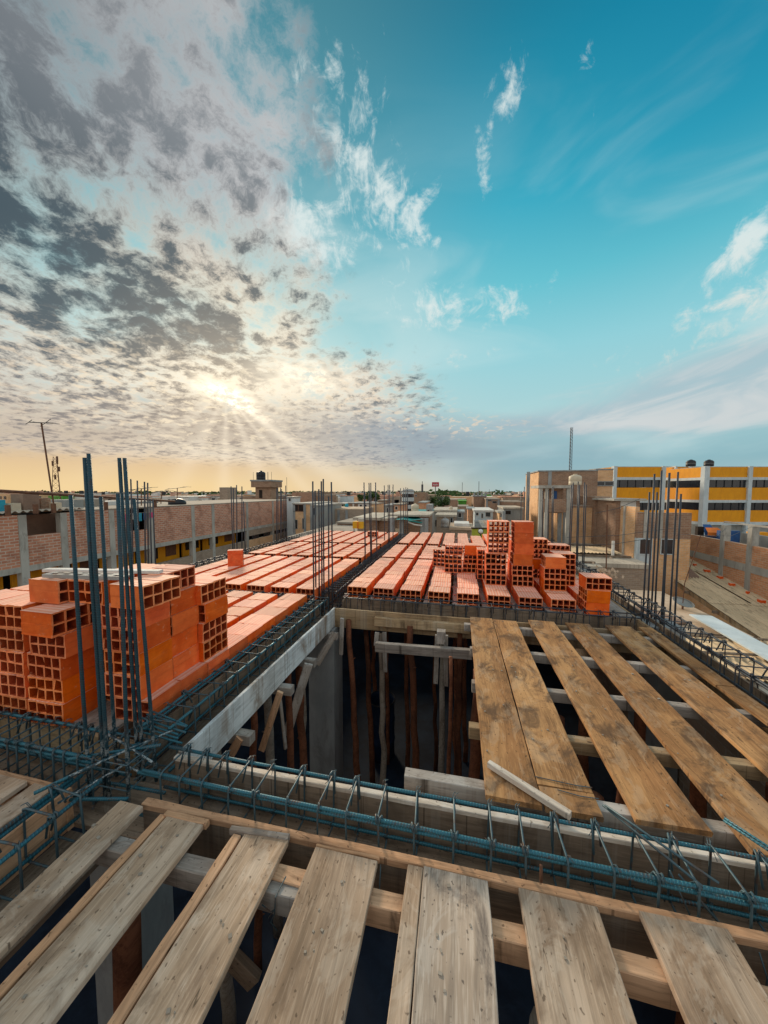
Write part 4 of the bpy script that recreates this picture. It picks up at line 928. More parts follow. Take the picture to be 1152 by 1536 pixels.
# ================================================================== the town around
_cy, _sy, _cp, _sp = math.cos(R(YAW)), math.sin(R(YAW)), math.cos(R(PITCH)), math.sin(R(PITCH))
_F = Vector((-_sy*_cp, _cy*_cp, -_sp)); _Rt = Vector((_cy, _sy, 0)); _U = _Rt.cross(_F)
def ray(px, py): return _F+_Rt*((px-576)/509)-_U*((py-768)/509)
def atY(px, py, Y): d = ray(px, py); t = Y/d.y; return Vector((d.x*t, Y, CAMH+d.z*t))     # where a sight line meets a wall that stands at Y
def atX(px, py, X): d = ray(px, py); t = X/d.x; return Vector((X, d.y*t, CAMH+d.z*t))
GZ = -6.0
def windows(rt, Y, wins, frame='white'):
    for w in wins:
        a, b = atY(w[0], w[2], Y), atY(w[1], w[3], Y); x0, x1, z1, z0 = a.x, b.x, a.z, b.z; fm = w[4] if len(w) > 4 else frame; t = max(.04, (x1-x0)*.06)
        f = MB().box(x0-t,x1+t,Y-.05,Y-.003,z1,z1+t).box(x0-t,x1+t,Y-.05,Y-.003,z0-t,z0).box(x0-t,x0,Y-.049,Y-.003,z0,z1).box(x1,x1+t,Y-.049,Y-.003,z0,z1)
        if x1-x0 > .9: f.box((x0+x1)/2-t/2,(x0+x1)/2+t/2,Y-.048,Y-.003,z0,z1)
        c = ((x0+x1)/2, Y-.03, z0); wo = solid('window', f, M[fm], c, rt)
        solid('pane', MB().box(x0,x1,Y-.02,Y-.004,z0,z1), M[w[5] if len(w) > 5 else 'glass'], c, wo)
def H(label, Y, xl, xr, yt, depth, mat, roof='roof_grey', wins=(), name='house', cat='house', group=None, lip=.10, bands=(), cols=(), zb=GZ, rt_h=.14):
    a, b = atY(xl, yt, Y), atY(xr, yt, Y); zt = (a.z+b.z)/2; x0, x1 = a.x, b.x
    rt = root(name, ((x0+x1)/2, Y+depth/2, zb), label, cat, group)
    solid('wall', MB().box(x0, x1, Y, Y+depth, zb, zt-rt_h), M[mat], ((x0+x1)/2, Y, zb), rt)
    if roof:
        m = MB().box(x0-lip, x1+lip, Y-lip, Y+depth+lip, zt-rt_h+.002, zt)
        solid('roof', m, M[roof], ((x0+x1)/2, Y, zt), rt)
    windows(rt, Y, wins)
    for (y0, y1, mt) in bands:
        z1, z0 = atY((xl+xr)/2, y0, Y).z, atY((xl+xr)/2, y1, Y).z
        solid('band', MB().box(x0-.02, x1+.02, Y-.06, Y-.004, z0, z1), M[mt], ((x0+x1)/2, Y, z0), rt)
    for px in cols:
        c = atY(px, yt, Y).x; w = .13
        solid('corner_column', MB().box(c-w, c+w, Y-.05, Y-.003, zb, zt-rt_h), M['concrete'], (c, Y, zb), rt)
    return rt
def tank(label, px, py0, py1, Y, wpx, mat, group='rooftop water tanks'):
    a = atY(px, py1, Y); b = atY(px, py0, Y); r = (atY(px+wpx/2, py1, Y).x-a.x); h = b.z-a.z
    rt = root('water_tank', a, label, 'water tank', group)
    put('tank_body', MB().lathe([(r*.96,0),(r,.03*h),(r,.30*h),(r*.97,.32*h),(r,.34*h),(r,.72*h),(r*.92,.80*h),(r*.5,.90*h),(r*.28,.92*h)], 18).mesh('tank_body', M[mat], True), a, parent=rt)
    put('lid', MB().lathe([(r*.30,.92*h),(r*.30,h),(r*.1,h*1.01)], 14).mesh('lid', M[mat], False), a, parent=rt)
    return rt
def pole(mb, a, b, r, s=6): return mb.sweep([a, b], r, s)

# ---- the long brick building on the left
XL = -20.0
lb = root('brick_building', (XL-4, 22, GZ), 'long two-storey rose brick building with concrete columns along the left side', 'building')
zt, zb1, zb0 = .42, -2.05, -2.32
cy = [6.3, 9.2, 11.9, 13.6, 16.1, 18.7, 22.4, 24.6, 29.3, 34.0, 38.8]
o1 = atX(35, 771, XL), atX(80, 800, XL)
def panel(y0, y1, z0, z1, mat='brick_red', nm='wall', x=XL, th=.24): return solid(nm, MB().box(x-th, x, y0, y1, z0, z1), M[mat], (x, (y0+y1)/2, z0), lb)
for i in range(len(cy)-1):
    a, b = cy[i]+.16, cy[i+1]-.16
    if i == 2: 
        panel(a, b, zb1, o1[1].z); 
    elif i == 4:
        m_ = (a+b)/2; panel(a, m_-.3, zb1, zt-.02); panel(m_-.3, b, zb1, -1.0)
    else: panel(a, b, zb1, zt-.02)
    # lower storey: set-back ochre wall, window strip, brick parapet
    par = [-3.5,-3.5,-3.5,-3.6,-3.55,-3.45,-3.3,-3.3,-3.3,-3.3][i]
    panel(a, b, GZ, par, 'brick_grey' if i != 8 else 'brick_tan')
    panel(a, b, par-.5, zb0, 'yellow', 'inner_wall', XL-1.2, .1) if i < 8 else panel(a, b, -2.9, zb0, 'brick_grey')
    for q in ((.15,.42,'dark'),(.62,.9,'rust' if i % 2 else 'dark')):
        if i in (3,5,6,7): y0_, y1_ = a+(b-a)*q[0], a+(b-a)*q[1]; solid('window', MB().box(XL-1.19, XL-1.16, y0_, y1_, par+.1, zb0-.25), M[q[2]], (XL-1.17, y0_, par), lb)
        if i >= 8: y0_, y1_ = a+(b-a)*q[0], a+(b-a)*q[1]; solid('window', MB().box(XL-.1, XL-.05, y0_, y1_, par, -2.9), M['glass'], (XL-.1, y0_, par), lb)
for y in cy: solid('column', MB().box(XL-.28, XL+.03, y-.155, y+.155, GZ, zt-.03), M['concrete_lt'], (XL, y, GZ), lb)
for i in range(len(cy)-1): solid('floor_beam', MB().box(XL-.26, XL+.015, cy[i]+.156, cy[i+1]-.156, zb0, zb1-.002), M['concrete_lt'], (XL, cy[i], zb0), lb)
solid('roof', MB().box(XL-8, XL-.02, 15.0, 38.8, zt-.02, zt+.06), M['roof_grey'], (XL-4, 25, zt), lb)
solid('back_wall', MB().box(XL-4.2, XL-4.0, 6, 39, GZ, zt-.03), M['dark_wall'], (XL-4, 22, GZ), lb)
solid('inner_panel', MB().box(XL-1.5, XL-1.4, cy[2]+.2, cy[3]+.8, -1.6, .30), M['wood_panel'], (XL-1.45, 12.5, -1.6), lb)
solid('end_wall', MB().box(XL-8, XL-.25, 38.8, 39.0, GZ, zt-.03), M['brick_red'], (XL-4, 39, GZ), lb)
# corrugated sheets on its near roof
def corr_sheet(name, x0, x1, y0, y1, zf, mat, label, cat='roof', amp=.035, pitch=.18, along='Y', parent=None, kind=None):
    """corrugations run along X when along='X', else along Y; zf(x,y) gives the height"""
    mb = MB(); n = int((x1-x0 if along == 'Y' else y1-y0)/pitch*6); cx_, cy_ = (x0+x1)/2, (y0+y1)/2
    for i in range(n+1):
        t = i/n
        if along == 'Y':
            x = x0+(x1-x0)*t; dz = amp*math.sin(2*math.pi*(x-x0)/pitch); mb.v += [(x-cx_, y0-cy_, zf(x,y0)+dz), (x-cx_, y1-cy_, zf(x,y1)+dz)]
        else:
            y = y0+(y1-y0)*t; dz = amp*math.sin(2*math.pi*(y-y0)/pitch); mb.v += [(x0-cx_, y-cy_, zf(x0,y)+dz), (x1-cx_, y-cy_, zf(x1,y)+dz)]
        if i: mb.f.append((2*i-2, 2*i-1, 2*i+1, 2*i))
    return put(name, mb.mesh(name, M[mat], True), (cx_, cy_, 0), parent=parent, label=label, cat=cat, kind=kind)
corr_sheet('roof_sheet', XL-3.5, XL+.15, 6.4, 14.6, lambda x, y: .56+.02*math.sin(y), 'roof_pale', 'pale corrugated sheets over the near end of the long brick building', amp=.05, pitch=.30, along='X')
# things on that roof
RP = 'poles and aerials on the left roofs'
mb = MB(); a, b = atX(-6, 736, -19.4), atX(262, 752, -19.4); pole(mb, a, b, .075); solid('roof_pipe', mb, M['rust'], a, label='long reddish pipe running level above the left roofs', cat='pipe')
pb = root('pipe_supports', (-19.4, 9, .5), 'short posts under the long pipe on the left roofs', 'posts')
for px in (10, 52, 79, 158, 232):
    t = atX(px, 740, -19.4); z1 = t.z+.2; solid('post', MB().box(-19.47,-19.33,t.y-.07,t.y+.07,.45,min(z1, b.z+.1)), M['rust'], (-19.4,t.y,.45), pb)
def rbox(name, label, cat, X, xl, xr, yt, yb, dx, mat, parent=None):
    a, b = atX(xl, yt, X), atX(xr, yb, X); return solid(name, MB().box(X-dx, X, a.y, b.y, .46, max(a.z, b.z)), M[mat], (X, (a.y+b.y)/2, .46), parent, label=label, cat=cat)
rbox('blue_container', 'bright blue plastic container at the left edge on the roof', 'container', -20.6, -6, 9, 750, 765, 1.0, 'sky_blue')
rbox('crate', 'pale crate on the corrugated roof beside the blue container', 'crate', -20.4, 18, 32, 755, 765, .5, 'cream')
sh = rbox('roof_shack', 'leaning plywood shack on the left roof', 'shack', -20.5, 34, 60, 741, 765, .8, 'wood_panel')
rbox('roof_shack', 'dark brown board shack between the plywood shack and the leaning aerial', 'shack', -20.8, 61, 77, 747, 765, .8, 'brick_brown')
rbox('crate', 'pale crate right of the leaning aerial', 'crate', -20.4, 82, 93, 754, 765, .5, 'cream')
for i, (xl, xr, yt, mt) in enumerate(((98,126,750,'grey_paint'),(132,158,749,'roof_grey'),(160,196,752,'white'),(205,238,752,'tin'))): rbox('roof_hut', ('low grey hut on the left roof behind the near column bars','flat-roofed grey hut on the left roof between the tall bars','white hut on the left roof beside the laundry','low tin-sided hut on the left roof, last before the black dome')[i], 'hut', -23.0-i, xl, xr, yt, 765, 2, mt)
t_ = atX(266, 757, -21.5); solid('tank_dome', MB().lathe([(.62,0),(.62,.18),(.50,.36),(.2,.46),(.05,.48)], 18, (t_.x, t_.y, .48)), M['black'], (t_.x,t_.y,.48), smooth=True, label='low black dome-topped tank on the roof of the long brick building', cat='water tank')
def yagi(label, X, px, ytop, ybot, arms=4, tilt=0.0, L=1.2):
    t, b = atX(px, ytop, X), atX(px, ybot, X); b.z = .45; b.y -= tilt; mb = MB(); rt = root('aerial', b, label, 'aerial', RP)
    solid('mast', pole(mb, b, t, .035, 6), M['rust'], b, rt)
    m2 = MB(); rr = random.Random(int(px)); d = Vector((.2, .95, .12)).normalized()
    pole(m2, t-d*L*.5, t+d*L*.5, .022, 5)
    for k in range(arms):
        c = t+d*(L*(k/(arms-1)-.5)); q = Vector((.9, -.2, .25*rr.uniform(-1,1)))*(.35+.1*k); pole(m2, c-q, c+q, .014, 4)
    solid('antenna_head', m2, M['steel_far'], t, rt)
yagi('tall thin aerial leaning left above the left roofs', -19.6, 62, 634, 762, 4, -.55, .9)
yagi('small television aerial behind the near column bars on the left roofs', -22, 212, 733, 760, 5, 0, 1.5)
yagi('spiky television aerial left of the small slanted one on the left roofs', -24, 243, 737, 762, 4, .1, 1.2)
yagi('small slanted television aerial on the left roofs before the black dome', -25, 266, 732, 762, 4, 0, 1.9)
mb = MB(); s_ = atX(78, 745, -19.6); pole(mb, (s_.x, s_.y-.2, .5), atX(66, 660, -19.6), .012, 4); 
# laundry
ld = root('laundry_line', (XL+.2, 17.0, -.8), 'clothes hanging in the opening of the long brick building', 'laundry')
for i, (dy, mt, h, w) in enumerate(((.2,'pink',.55,.28),(.62,'white',.35,.2),(1.0,'sky_blue',.5,.30),(1.4,'blue_plastic',.45,.22),(1.85,'pink',.35,.26))):
    y = 16.6+dy; m = MB(); 
    for k in range(4):
        a_ = y+w*k/4; b_ = y+w*(k+1)/4; o_ = .03*(-1)**k; m.quad((XL+.16+o_,a_,.12-h),(XL+.16-o_,b_,.12-h-.03),(XL+.16-o_,b_,.12),(XL+.16+o_,a_,.12))
    solid('cloth', m, M[mt], (XL+.16,y,.12), ld)
solid('line', pole(MB(), (XL+.16,16.3,.13), (XL+.16,18.9,.13), .008, 4), M['white'], (XL+.16,17,.13), ld)
# lattice telephone mast, far left
def lattice(label, base, h, w0, w1, mat='rust', n=12, r=.05, dishes=True):
    rt = root('lattice_mast', base, label, 'mast'); m = MB(); c = Vector(base)
    def P_(k, q): t = k/n; w = w0+(w1-w0)*t; return c+Vector((w*math.cos(q*2.094), w*math.sin(q*2.094), h*t))
    for q in range(3): pole(m, P_(0,q), P_(n,q), r, 4)
    for k in range(n):
        for q in range(3): pole(m, P_(k,q), P_(k+1,(q+1) % 3), r*.55, 3); pole(m, P_(k,q), P_(k,(q+1) % 3), r*.55, 3)
    solid('lattice', m, M[mat], base, rt)
    if dishes:
        for k, (hz, an) in enumerate(((.97,0),(.93,2),(.90,4),(.82,1),(.70,3))):
            d = Vector((math.cos(an), math.sin(an), 0)); p = c+d*(w1+.15)+Vector((0,0,h*hz)); solid('antenna', MB().box(p.x-.13,p.x+.13,p.y-.13,p.y+.13,p.z-.55,p.z+.55), M['rust'], p, rt)
    return rt
b_ = atY(86, 737, 60); lattice('red-brown lattice telephone mast far off on the left', (b_.x, b_.y, GZ), atY(86, 685, 60).z-GZ, 1.3, .35, n=14, r=.06)
# second row of the left : tower with tank
def tower():
    Y = 60; a, b = atY(381, 731, Y), atY(407, 731, Y); rt = root('tank_tower', ((a.x+b.x)/2, Y+2, GZ), 'square brick water tower with a wide slab, left of centre', 'tower')
    s0, s1 = atY(379, 719.5, Y), atY(409, 731, Y)
    solid('shaft', MB().box(a.x+.3,b.x-.2,Y,Y+3,GZ,s1.z), M['brick_brown'], (a.x,Y,GZ), rt)
    solid('slab_box', MB().box(s0.x,s1.x,Y-.6,Y+3.6,s1.z+.01,s0.z-.35), M['brick_brown'], (s0.x,Y,s1.z), rt)
    solid('slab_edge', MB().box(s0.x-.12,s1.x+.12,Y-.72,Y+3.72,s0.z-.348,s0.z-.05), M['concrete'], (s0.x,Y,s0.z), rt)
    solid('door', MB().box(a.x+1.1,a.x+1.8,Y-.03,Y-.003,s1.z-2.1,s1.z-.5), M['dark'], (a.x+1.4,Y,s1.z-2), rt)
    for i in range(8):
        x = s0.x+(s1.x-s0.x)*(i+.3)/8; bar('starter_bar', (x,Y+.3*(i % 3),s0.z-.3), (x,Y+.3*(i % 3),s0.z+1.5), .03, M['steel_far'], rt, 5)
    tank('dark tank on top of the square brick water tower', 391.5, 706, 719.5, Y+1, 12, 'black')
tower()
# pieces behind the end of the long building and round the horizon
H('brick rooms on the roof behind the end of the long brick building', 44, 329, 341, 731, 2, 'brick_grey', wins=(), name='brick_tower', cat='tower', lip=.0)
H('stepped brown brick block right of the long brick building', 42, 438, 468, 738.5, 7, 'brick_brown', 'brick_brown', (), lip=.0)
H('lower step of the brown brick block, to its right', 43, 469, 481, 742, 6, 'brick_brown', 'brick_grey', (), lip=.0)
H('small blue-white rooftop room beside the stepped brown block', 36, 430, 438.5, 745, 2, 'white_blue', 'tin', ((433,436.5,747.5,751.5),))
H('brick house with a dark veranda opening, right of the long brick building', 33, 440, 467.5, 754.5, 6, 'brick_tan', 'concrete_lt', ((440.5,455,757.5,766.5,'rust','dark'),(442,446,780,793,'concrete','dark'),(454,458,778,793,'concrete','dark')), cols=(441,457,467))
H('grey block with a column at its corner behind the far left bars', 30, 468, 480, 757, 6, 'grey_paint', 'concrete_lt', ((470,474,762,772,'concrete','dark'),))
H('low house with a wide dusty flat roof just beyond the left deck', 19.5, 436, 541, 806, 9, 'brick_grey', 'roof_grey', lip=.15)
H('long dusty brown wall house beyond the flat roofs', 34, 484, 543, 763, 5, 'brick_grey', 'roof_plain', ((488,491,770,777,'white','glass'),), cols=(500,508,520), lip=.02)
H('small flat roof in front of the long dusty brown wall', 27, 506, 529, 783, 4, 'brick_brown', 'roof_grey')
H('green-sided house with white window strips behind the brown wall', 55, 499, 518, 755, 6, 'green_paint', 'tin', ((500,504,759,763,'white','white'),(507,511,759,763,'white','white'),(512.5,515.5,757,760,'white','glass')))
H('brown house right of the blue roof tank', 52, 523, 536, 754, 6, 'brick_brown', 'tin', ((529,531,756,762,'white','white'),))
tank('bright blue round tank on a white post, above the brown wall', 520, 755, 761.5, 38, 5, 'sky_blue')
t_ = atY(520, 761.5, 38); solid('tank_post', MB().box(t_.x-.12,t_.x+.12,38,38.3,GZ,t_.z-.01), M['white'], (t_.x,38,GZ), label='white post under the bright blue round tank', cat='post')
H('white house with two windows behind the third cluster of bars', 50, 537, 553, 754, 6, 'white', 'tin', ((540,543,757,762),(547,550,757,762)))
H('small brown gabled shed before the white house', 36, 537, 546, 766, 3, 'brick_brown', 'roof_plain', ((539.5,543,768,771,'white','dark'),))
H('low brown brick house with a pale roof edge behind the middle cage bars', 17.5, 536, 566, 776, 4, 'brick_brown', 'roof_pale', lip=.2)
H('brown brick house between the middle bars and the green tarp', 17.8, 567, 586, 777, 4, 'brick_brown', 'roof_pale', lip=.2)
H('tan brick house with bare wall, right of the white house', 44, 554, 566, 755, 5, 'brick_tan', 'roof_grey')
H('brown block between the second and third clusters of bars', 48, 567, 576, 750, 5, 'brick_brown', 'roof_grey', ((570,572,755,759,'white','glass'),))
H('grey rendered house right of the brown block', 40, 577, 590, 757, 5, 'grey_paint', 'tin', ((580,583,762,768,'white','glass'),))
H('orange-brown brick house before the glass tower', 38, 591, 602, 756, 5, 'brick_orange', 'roof_grey', ((593,596,760,764,'white','dark'),))
# yellow box on legs
a, b = atY(529, 782.5, 13.0), atY(544.5, 793, 13.0); yb = root('yellow_box', ((a.x+b.x)/2, 13.2, b.z-.5), 'bright yellow box on thin legs at the far end of the left deck', 'box')
solid('box_body', MB().box(a.x,b.x,13,13.4,b.z,a.z), M['yellow_plastic'], ((a.x+b.x)/2,13.2,b.z), yb); solid('box_rib', MB().box((a.x+b.x)/2-.02,(a.x+b.x)/2+.02,12.98,12.999,b.z,a.z), M['orange_cloth'], ((a.x+b.x)/2,13,b.z), yb)
for x in (a.x+.02, b.x-.02, (a.x+b.x)/2): solid('leg', MB().box(x-.015,x+.015,13.1,13.13,-1.4,b.z-.001), M['tin'], (x,13.1,-1.4), yb)
solid('crate', MB().box((a.x+b.x)/2-.02,(a.x+b.x)/2+.2,13.1,13.3,a.z+.001,a.z+.12), M['concrete_lt'], ((a.x+b.x)/2+.1,13.2,a.z), label='small grey crate on the bright yellow box', cat='crate')
# shed with green tarpaulin
Y = 15.0; a, b = atY(587, 780, Y), atY(640, 799, Y); sd = root('tarp_shed', ((a.x+b.x)/2, Y+1.5, GZ), 'concrete-posted shed with a teal tarpaulin awning beyond the middle cage', 'shed')
solid('wall', MB().box(a.x,b.x,Y+1.6,Y+3.5,GZ,a.z+.15), M['brick_brown'], (a.x,Y+1.6,GZ), sd)
solid('panel', MB().box(atY(592,0,Y).x,atY(601.5,0,Y).x,Y+.4,Y+.45,atY(0,794,Y).z,atY(0,780,Y).z), M['cream'], (a.x,Y+.4,b.z), sd)
for px in (588, 602, 633.5, 639): x = atY(px,780,Y).x; solid('post', MB().box(x-.09,x+.09,Y,Y+.18,GZ,a.z+.1), M['concrete'], (x,Y,GZ), sd)
m = MB(); p = [atY(593,780,Y-.2), atY(611,768,Y+2.5), atY(627,775,Y+1.5), atY(634,779,Y-.2), atY(616,781,Y-.4), atY(604,779,Y-.3)]; n = len(m.v); m.v += [tuple(q) for q in p]; m.f += [(0,1,5),(5,1,4),(1,2,4),(4,2,3)]
m.quad(atY(611,780,Y-.3), atY(634,783,Y-.3), atY(632,785,Y-.3), atY(612,782,Y-.3)); solid('tarpaulin', m, M['teal_tarp'], p[0], sd)
m = MB(); m.box(a.x-.2,b.x+.1,Y+.3,Y+3.2,a.z+.152,a.z+.23); solid('roof', m, M['roof_pale'], (a.x,Y,a.z), sd)
m = MB(); m.sweep([atY(612,783,Y-.2), atY(622,787,Y-.25), atY(633,788.5,Y-.2)], .035, 5); solid('awning_roll', m, M['white'], atY(612,783,Y), sd)
H('beige wall with a thin teal coping behind the teal tarpaulin', 20, 617, 645, 768, 3, 'concrete_lt', 'teal_tarp', lip=.05, rt_h=.07, name='wall_house')
tank('cream water tank on the beige wall behind the teal tarpaulin', 622.5, 755, 768, 20.6, 11, 'cream')
H('unfinished grey concrete frame right of the teal shed', 19, 639.5, 648, 753, 1.2, 'concrete', None, ((641.5,644,765,778,'concrete','dark'),), name='unfinished_building', cat='building')
# oval glass tower
a, b = atY(601.5, 736, 85), atY(620, 736, 85); r = (b.x-a.x)/2; c = ((a.x+b.x)/2, 85+r, GZ); ov = root('round_tower', c, 'round pale building with dark glass bands near the middle of the skyline', 'building')
hz = a.z-GZ; put('wall', MB().lathe([(r*.97,0),(r*.97,hz-.1)], 24).mesh('wall', M['white_blue'], False), c, parent=ov)
for k in range(3): z0_ = hz-1.7-k*1.9; put('glass_band', MB().lathe([(r*.985,z0_),(r*.985,z0_+.9)], 24).mesh('glass_band', M['glass'], False), c, parent=ov)
put('roof', MB().lathe([(r*1.04,hz-.3),(r*1.04,hz),(r*.7,hz+.35),(r*.3,hz+.4)], 24).mesh('roof', M['concrete'], False), c, parent=ov)
H('purple-brown brick block right of the round pale building', 75, 621.5, 638, 738.5, 8, 'brick_brown', 'brick_brown', ((623,625,742,745,'white','glass'),), lip=0)
H('brown brick house under the purple-brown block', 45, 628, 639, 753, 6, 'brick_orange', 'tin')
H('low house with pale corrugated roofs, left of the grey tank', 26, 650, 684, 765, 5, 'grey_paint', 'roof_pale', ((653,658,780,790,'concrete','dark'),(676,679,778,790,'concrete','dark')))
H('lower pale corrugated roof before the grey tank', 23, 655, 683, 772, 2.5, 'brick_grey', 'roof_pale', ((676,678.5,777,786,'concrete','dark'),))
tank('grey upright water tank beyond the right deck', 667.5, 776.5, 791, 19, 12, 'tin')
tank('small cream tank on the pale corrugated roofs', 676.5, 759, 766, 27, 5.5, 'cream')
H('narrow brown block with a white tank beside the trees', 48, 675.5, 686.5, 749, 5, 'brick_brown', 'brick_grey', lip=0)
H('green-roofed house behind the narrow brown block', 58, 687.5, 699.5, 751, 7, 'green_paint', 'green_paint')
H('small grey gabled hut before the orange-brown house', 27, 685, 695.5, 767, 3, 'grey_paint', 'tin', ((687.5,692,769,776,'white','glass'),))
H('orange-brown brick house left of the white-blue house', 33, 702, 711, 762, 3, 'brick_orange', 'tin')
H('brown brick house behind the grey gabled hut', 38, 688, 702, 759, 4, 'brick_grey', 'roof_grey')
H('white-blue house with three dark windows beyond the right deck', 30, 712, 739.5, 765, 5, 'white_blue', 'white', ((714,717.5,769,773),(722,724.5,770,777),(728.5,735.5,768.5,775)), bands=((780,783,'white_blue'),))
tw = H('tall brown brick tower with an open concrete top, right of centre', 55, 710.5, 729.5, 743.5, 7, 'brick_brown', 'concrete', name='brick_tower', cat='tower')
for px in (711.5, 717, 723, 728.5): p = atY(px, 743, 55); solid('roof_post', MB().box(p.x-.15,p.x+.15,55.2,55.5,p.z-.3,p.z+.38), M['concrete'], p, tw)
p, q = atY(710.5, 740, 55), atY(729.5, 741.3, 55); solid('roof_beam', MB().box(p.x,q.x,55.2,55.5,atY(720,742,55).z+.25,p.z+.1), M['concrete'], p, tw)
H('purple-brown unfinished brick house right of the tall brown tower', 50, 730, 750, 748, 8, 'brick_brown', 'roof_grey', ((731,737,749,751,'concrete','dark'),(739,745,752,754.5,'concrete','dark')), cols=(730.5,748))
H('long brown brick wall house left of the big brown building', 52, 750.5, 786, 752, 5, 'brick_brown', 'brick_grey', lip=0)
H('grey rendered house with a dark window left of the big brown building', 30, 756, 784, 761, 4, 'grey_paint', 'roof_pale', ((758,766,766,771.5,'concrete','dark'),))
H('small tan hut with a domed top before the grey rendered house', 28, 748.5, 756, 767, 2, 'brick_tan', 'concrete_lt', ((751,753.5,771,775,'concrete','dark'),))
solid('concrete_pillar', MB().box(atY(770,0,22).x,atY(775,0,22).x,22,22.3,GZ,atY(772,767,22).z), M['concrete'], (atY(772,0,22).x,22,GZ), label='pale grey concrete pillar rising from the roofs left of the big brown building', cat='pillar')
corr_sheet('roof_sheet', atY(741,0,22).x, atY(790,0,22).x, 20, 29, lambda x, y: -1.15+.03*(y-20), 'roof_pale', 'pale corrugated roof around the concrete pillar', along='X', amp=.05, pitch=.9)
H('low building under the pale corrugated roof with the pillar', 20.1, 741, 800, 795, 8, 'brick_grey', None, lip=0)
H('grey tower block far off on the skyline, right of centre', 150, 766, 775, 739, 12, 'grey_paint', 'concrete', ((768,773,741,742.5,'concrete','glass'),(768,773,744.5,746,'concrete','glass')), name='tower_block', cat='building')
# white tin sheet, lime wall and globe lamp beyond the right deck
a = atY(681, 785, 19); b = atY(704, 790, 19); solid('tin_roof', MB().box(a.x,b.x,19,20.6,b.z,a.z), M['white'], ((a.x+b.x)/2,19,b.z), label='white tin roof of a low shelter beyond the right deck', cat='roof')
H('low brown shelter under the white tin roof', 18.4, 677, 708, 791, 2.6, 'brick_grey', 'roof_plain')
a = atY(708, 793, 13.5); b = atY(733, 800, 13.5); lm = root('lime_wall', ((a.x+b.x)/2, 13.6, GZ), 'lime green parapet wall at the far end of the right deck', 'wall')
solid('panel', MB().box(a.x,b.x,13.5,13.62,GZ,a.z), M['lime'], (a.x,13.5,GZ), lm); solid('coping', MB().box(a.x-.03,b.x+.03,13.46,13.66,a.z+.001,a.z+.04), M['dark'], (a.x,13.5,a.z), lm)
g_ = atY(721, 797, 13.0); gl = root('globe_lamp', (g_.x, g_.y, g_.z-2), 'round milky lamp globe on a dark post before the lime green wall', 'lamp')
put('globe', MB().lathe([(.085*math.sin(math.pi*k/10)+.001, -.085*math.cos(math.pi*k/10)) for k in range(11)], 16).mesh('globe', M['lamp_globe'], True), g_, parent=gl)
put('ring', MB().sweep([(.092*math.cos(k*math.pi/10), 0, .092*math.sin(k*math.pi/10)) for k in range(20)], .012, 5, closed=True).mesh('ring', M['black'], True), g_, parent=gl)
solid('post', pole(MB(), (g_.x,g_.y,g_.z-2), (g_.x,g_.y,g_.z-.1), .02), M['black'], (g_.x,g_.y,g_.z-2), gl)
# billboard on the skyline
a, b = atY(648, 723.3, 140), atY(658.4, 730, 140); bb = root('billboard', ((a.x+b.x)/2, 140, GZ), 'red billboard with pale lettering on a tall pole above the skyline', 'billboard')
solid('board', MB().box(a.x,b.x,140,140.5,b.z,a.z), M['red_sign'], (a.x,140,b.z), bb); solid('pole', MB().box((a.x+b.x)/2-.2,(a.x+b.x)/2+.2,140.1,140.4,GZ,b.z-.01), M['grey_paint'], (a.x,140,GZ), bb)
m = MB(); w_ = b.x-a.x; zc_ = (a.z+b.z)/2
for k in range(7): x = a.x+w_*(.17+.1*k); m.box(x, x+w_*.065, 139.93, 139.99, zc_-.22+.08*(k % 2), zc_+.20+.10*(k == 0 or k == 4))
m.box(a.x+w_*.17, b.x-w_*.2, 139.93, 139.985, zc_-.45, zc_-.36); solid('lettering', m, M['white'], (a.x,140,zc_), bb)
# thin masts on the skyline
def mast(label, px, y0, y1, Y, r=.09, head=False):
    a = atY(px, y0, Y); b = atY(px, y1, Y); rt = root('radio_mast', (a.x, Y, GZ), label, 'mast', 'thin masts on the skyline'); solid('pole', pole(MB(), (a.x,Y,GZ), (a.x,Y,a.z), r, 5), M['steel_far'], (a.x,Y,GZ), rt)
    if head: solid('antenna_head', MB().box(a.x-.35,a.x+.35,Y-.3,Y+.3,a.z-4.2,a.z-1.2), M['steel_far'], (a.x,Y,a.z-3), rt)
mast('mast with a dark cluster of antennas left of the red billboard', 633.5, 722, 745, 130, .12, True)
mast('thin mast right of the red billboard', 693.5, 723.5, 745, 160, .10); mast('thin mast above the tall brown brick tower', 718.5, 722, 741, 120, .09); mast('faint thin mast left of the grey tower block', 734, 734, 745, 200, .1)
mast('hairline mast behind the end of the long brick building', 430, 716, 745, 70, .04)

# ---- big brown building and its neighbours on the right
Y = 30; a = atY(809, 707.5, Y); b = atY(897, 707.5, Y); s0 = atX(790, 709, a.x)
bb = root('brown_building', ((a.x+b.x)/2, 36, GZ), 'big windowless brown brick building with a sandy side wall, right of centre', 'building')
solid('wall', MB().box(a.x,b.x,Y,s0.y,GZ,a.z), M['brick_brown'], (a.x,Y,GZ), bb)
solid('side_wall', MB().box(a.x-.06,a.x-.004,Y-.02,s0.y,GZ,a.z-.05), M['brick_tan'], (a.x,Y,GZ), bb)
solid('roof_edge', MB().box(a.x-.1,b.x,Y-.05,s0.y+.1,a.z+.002,a.z+.10), M['concrete'], (a.x,Y,a.z), bb)
for px, mt in ((811,'concrete'),(846,'concrete')): x = atY(px,0,Y).x; solid('corner_column', MB().box(x-.13,x+.13,Y-.04,Y-.003,GZ,a.z), M[mt], (x,Y,GZ), bb)
H('brown brick wing between the big brown building and the yellow building', 38, 894, 920, 703, 5, 'brick_tan', 'concrete', ((895,919,723,728,'concrete','glass'),), name='brown_wing', lip=.02)
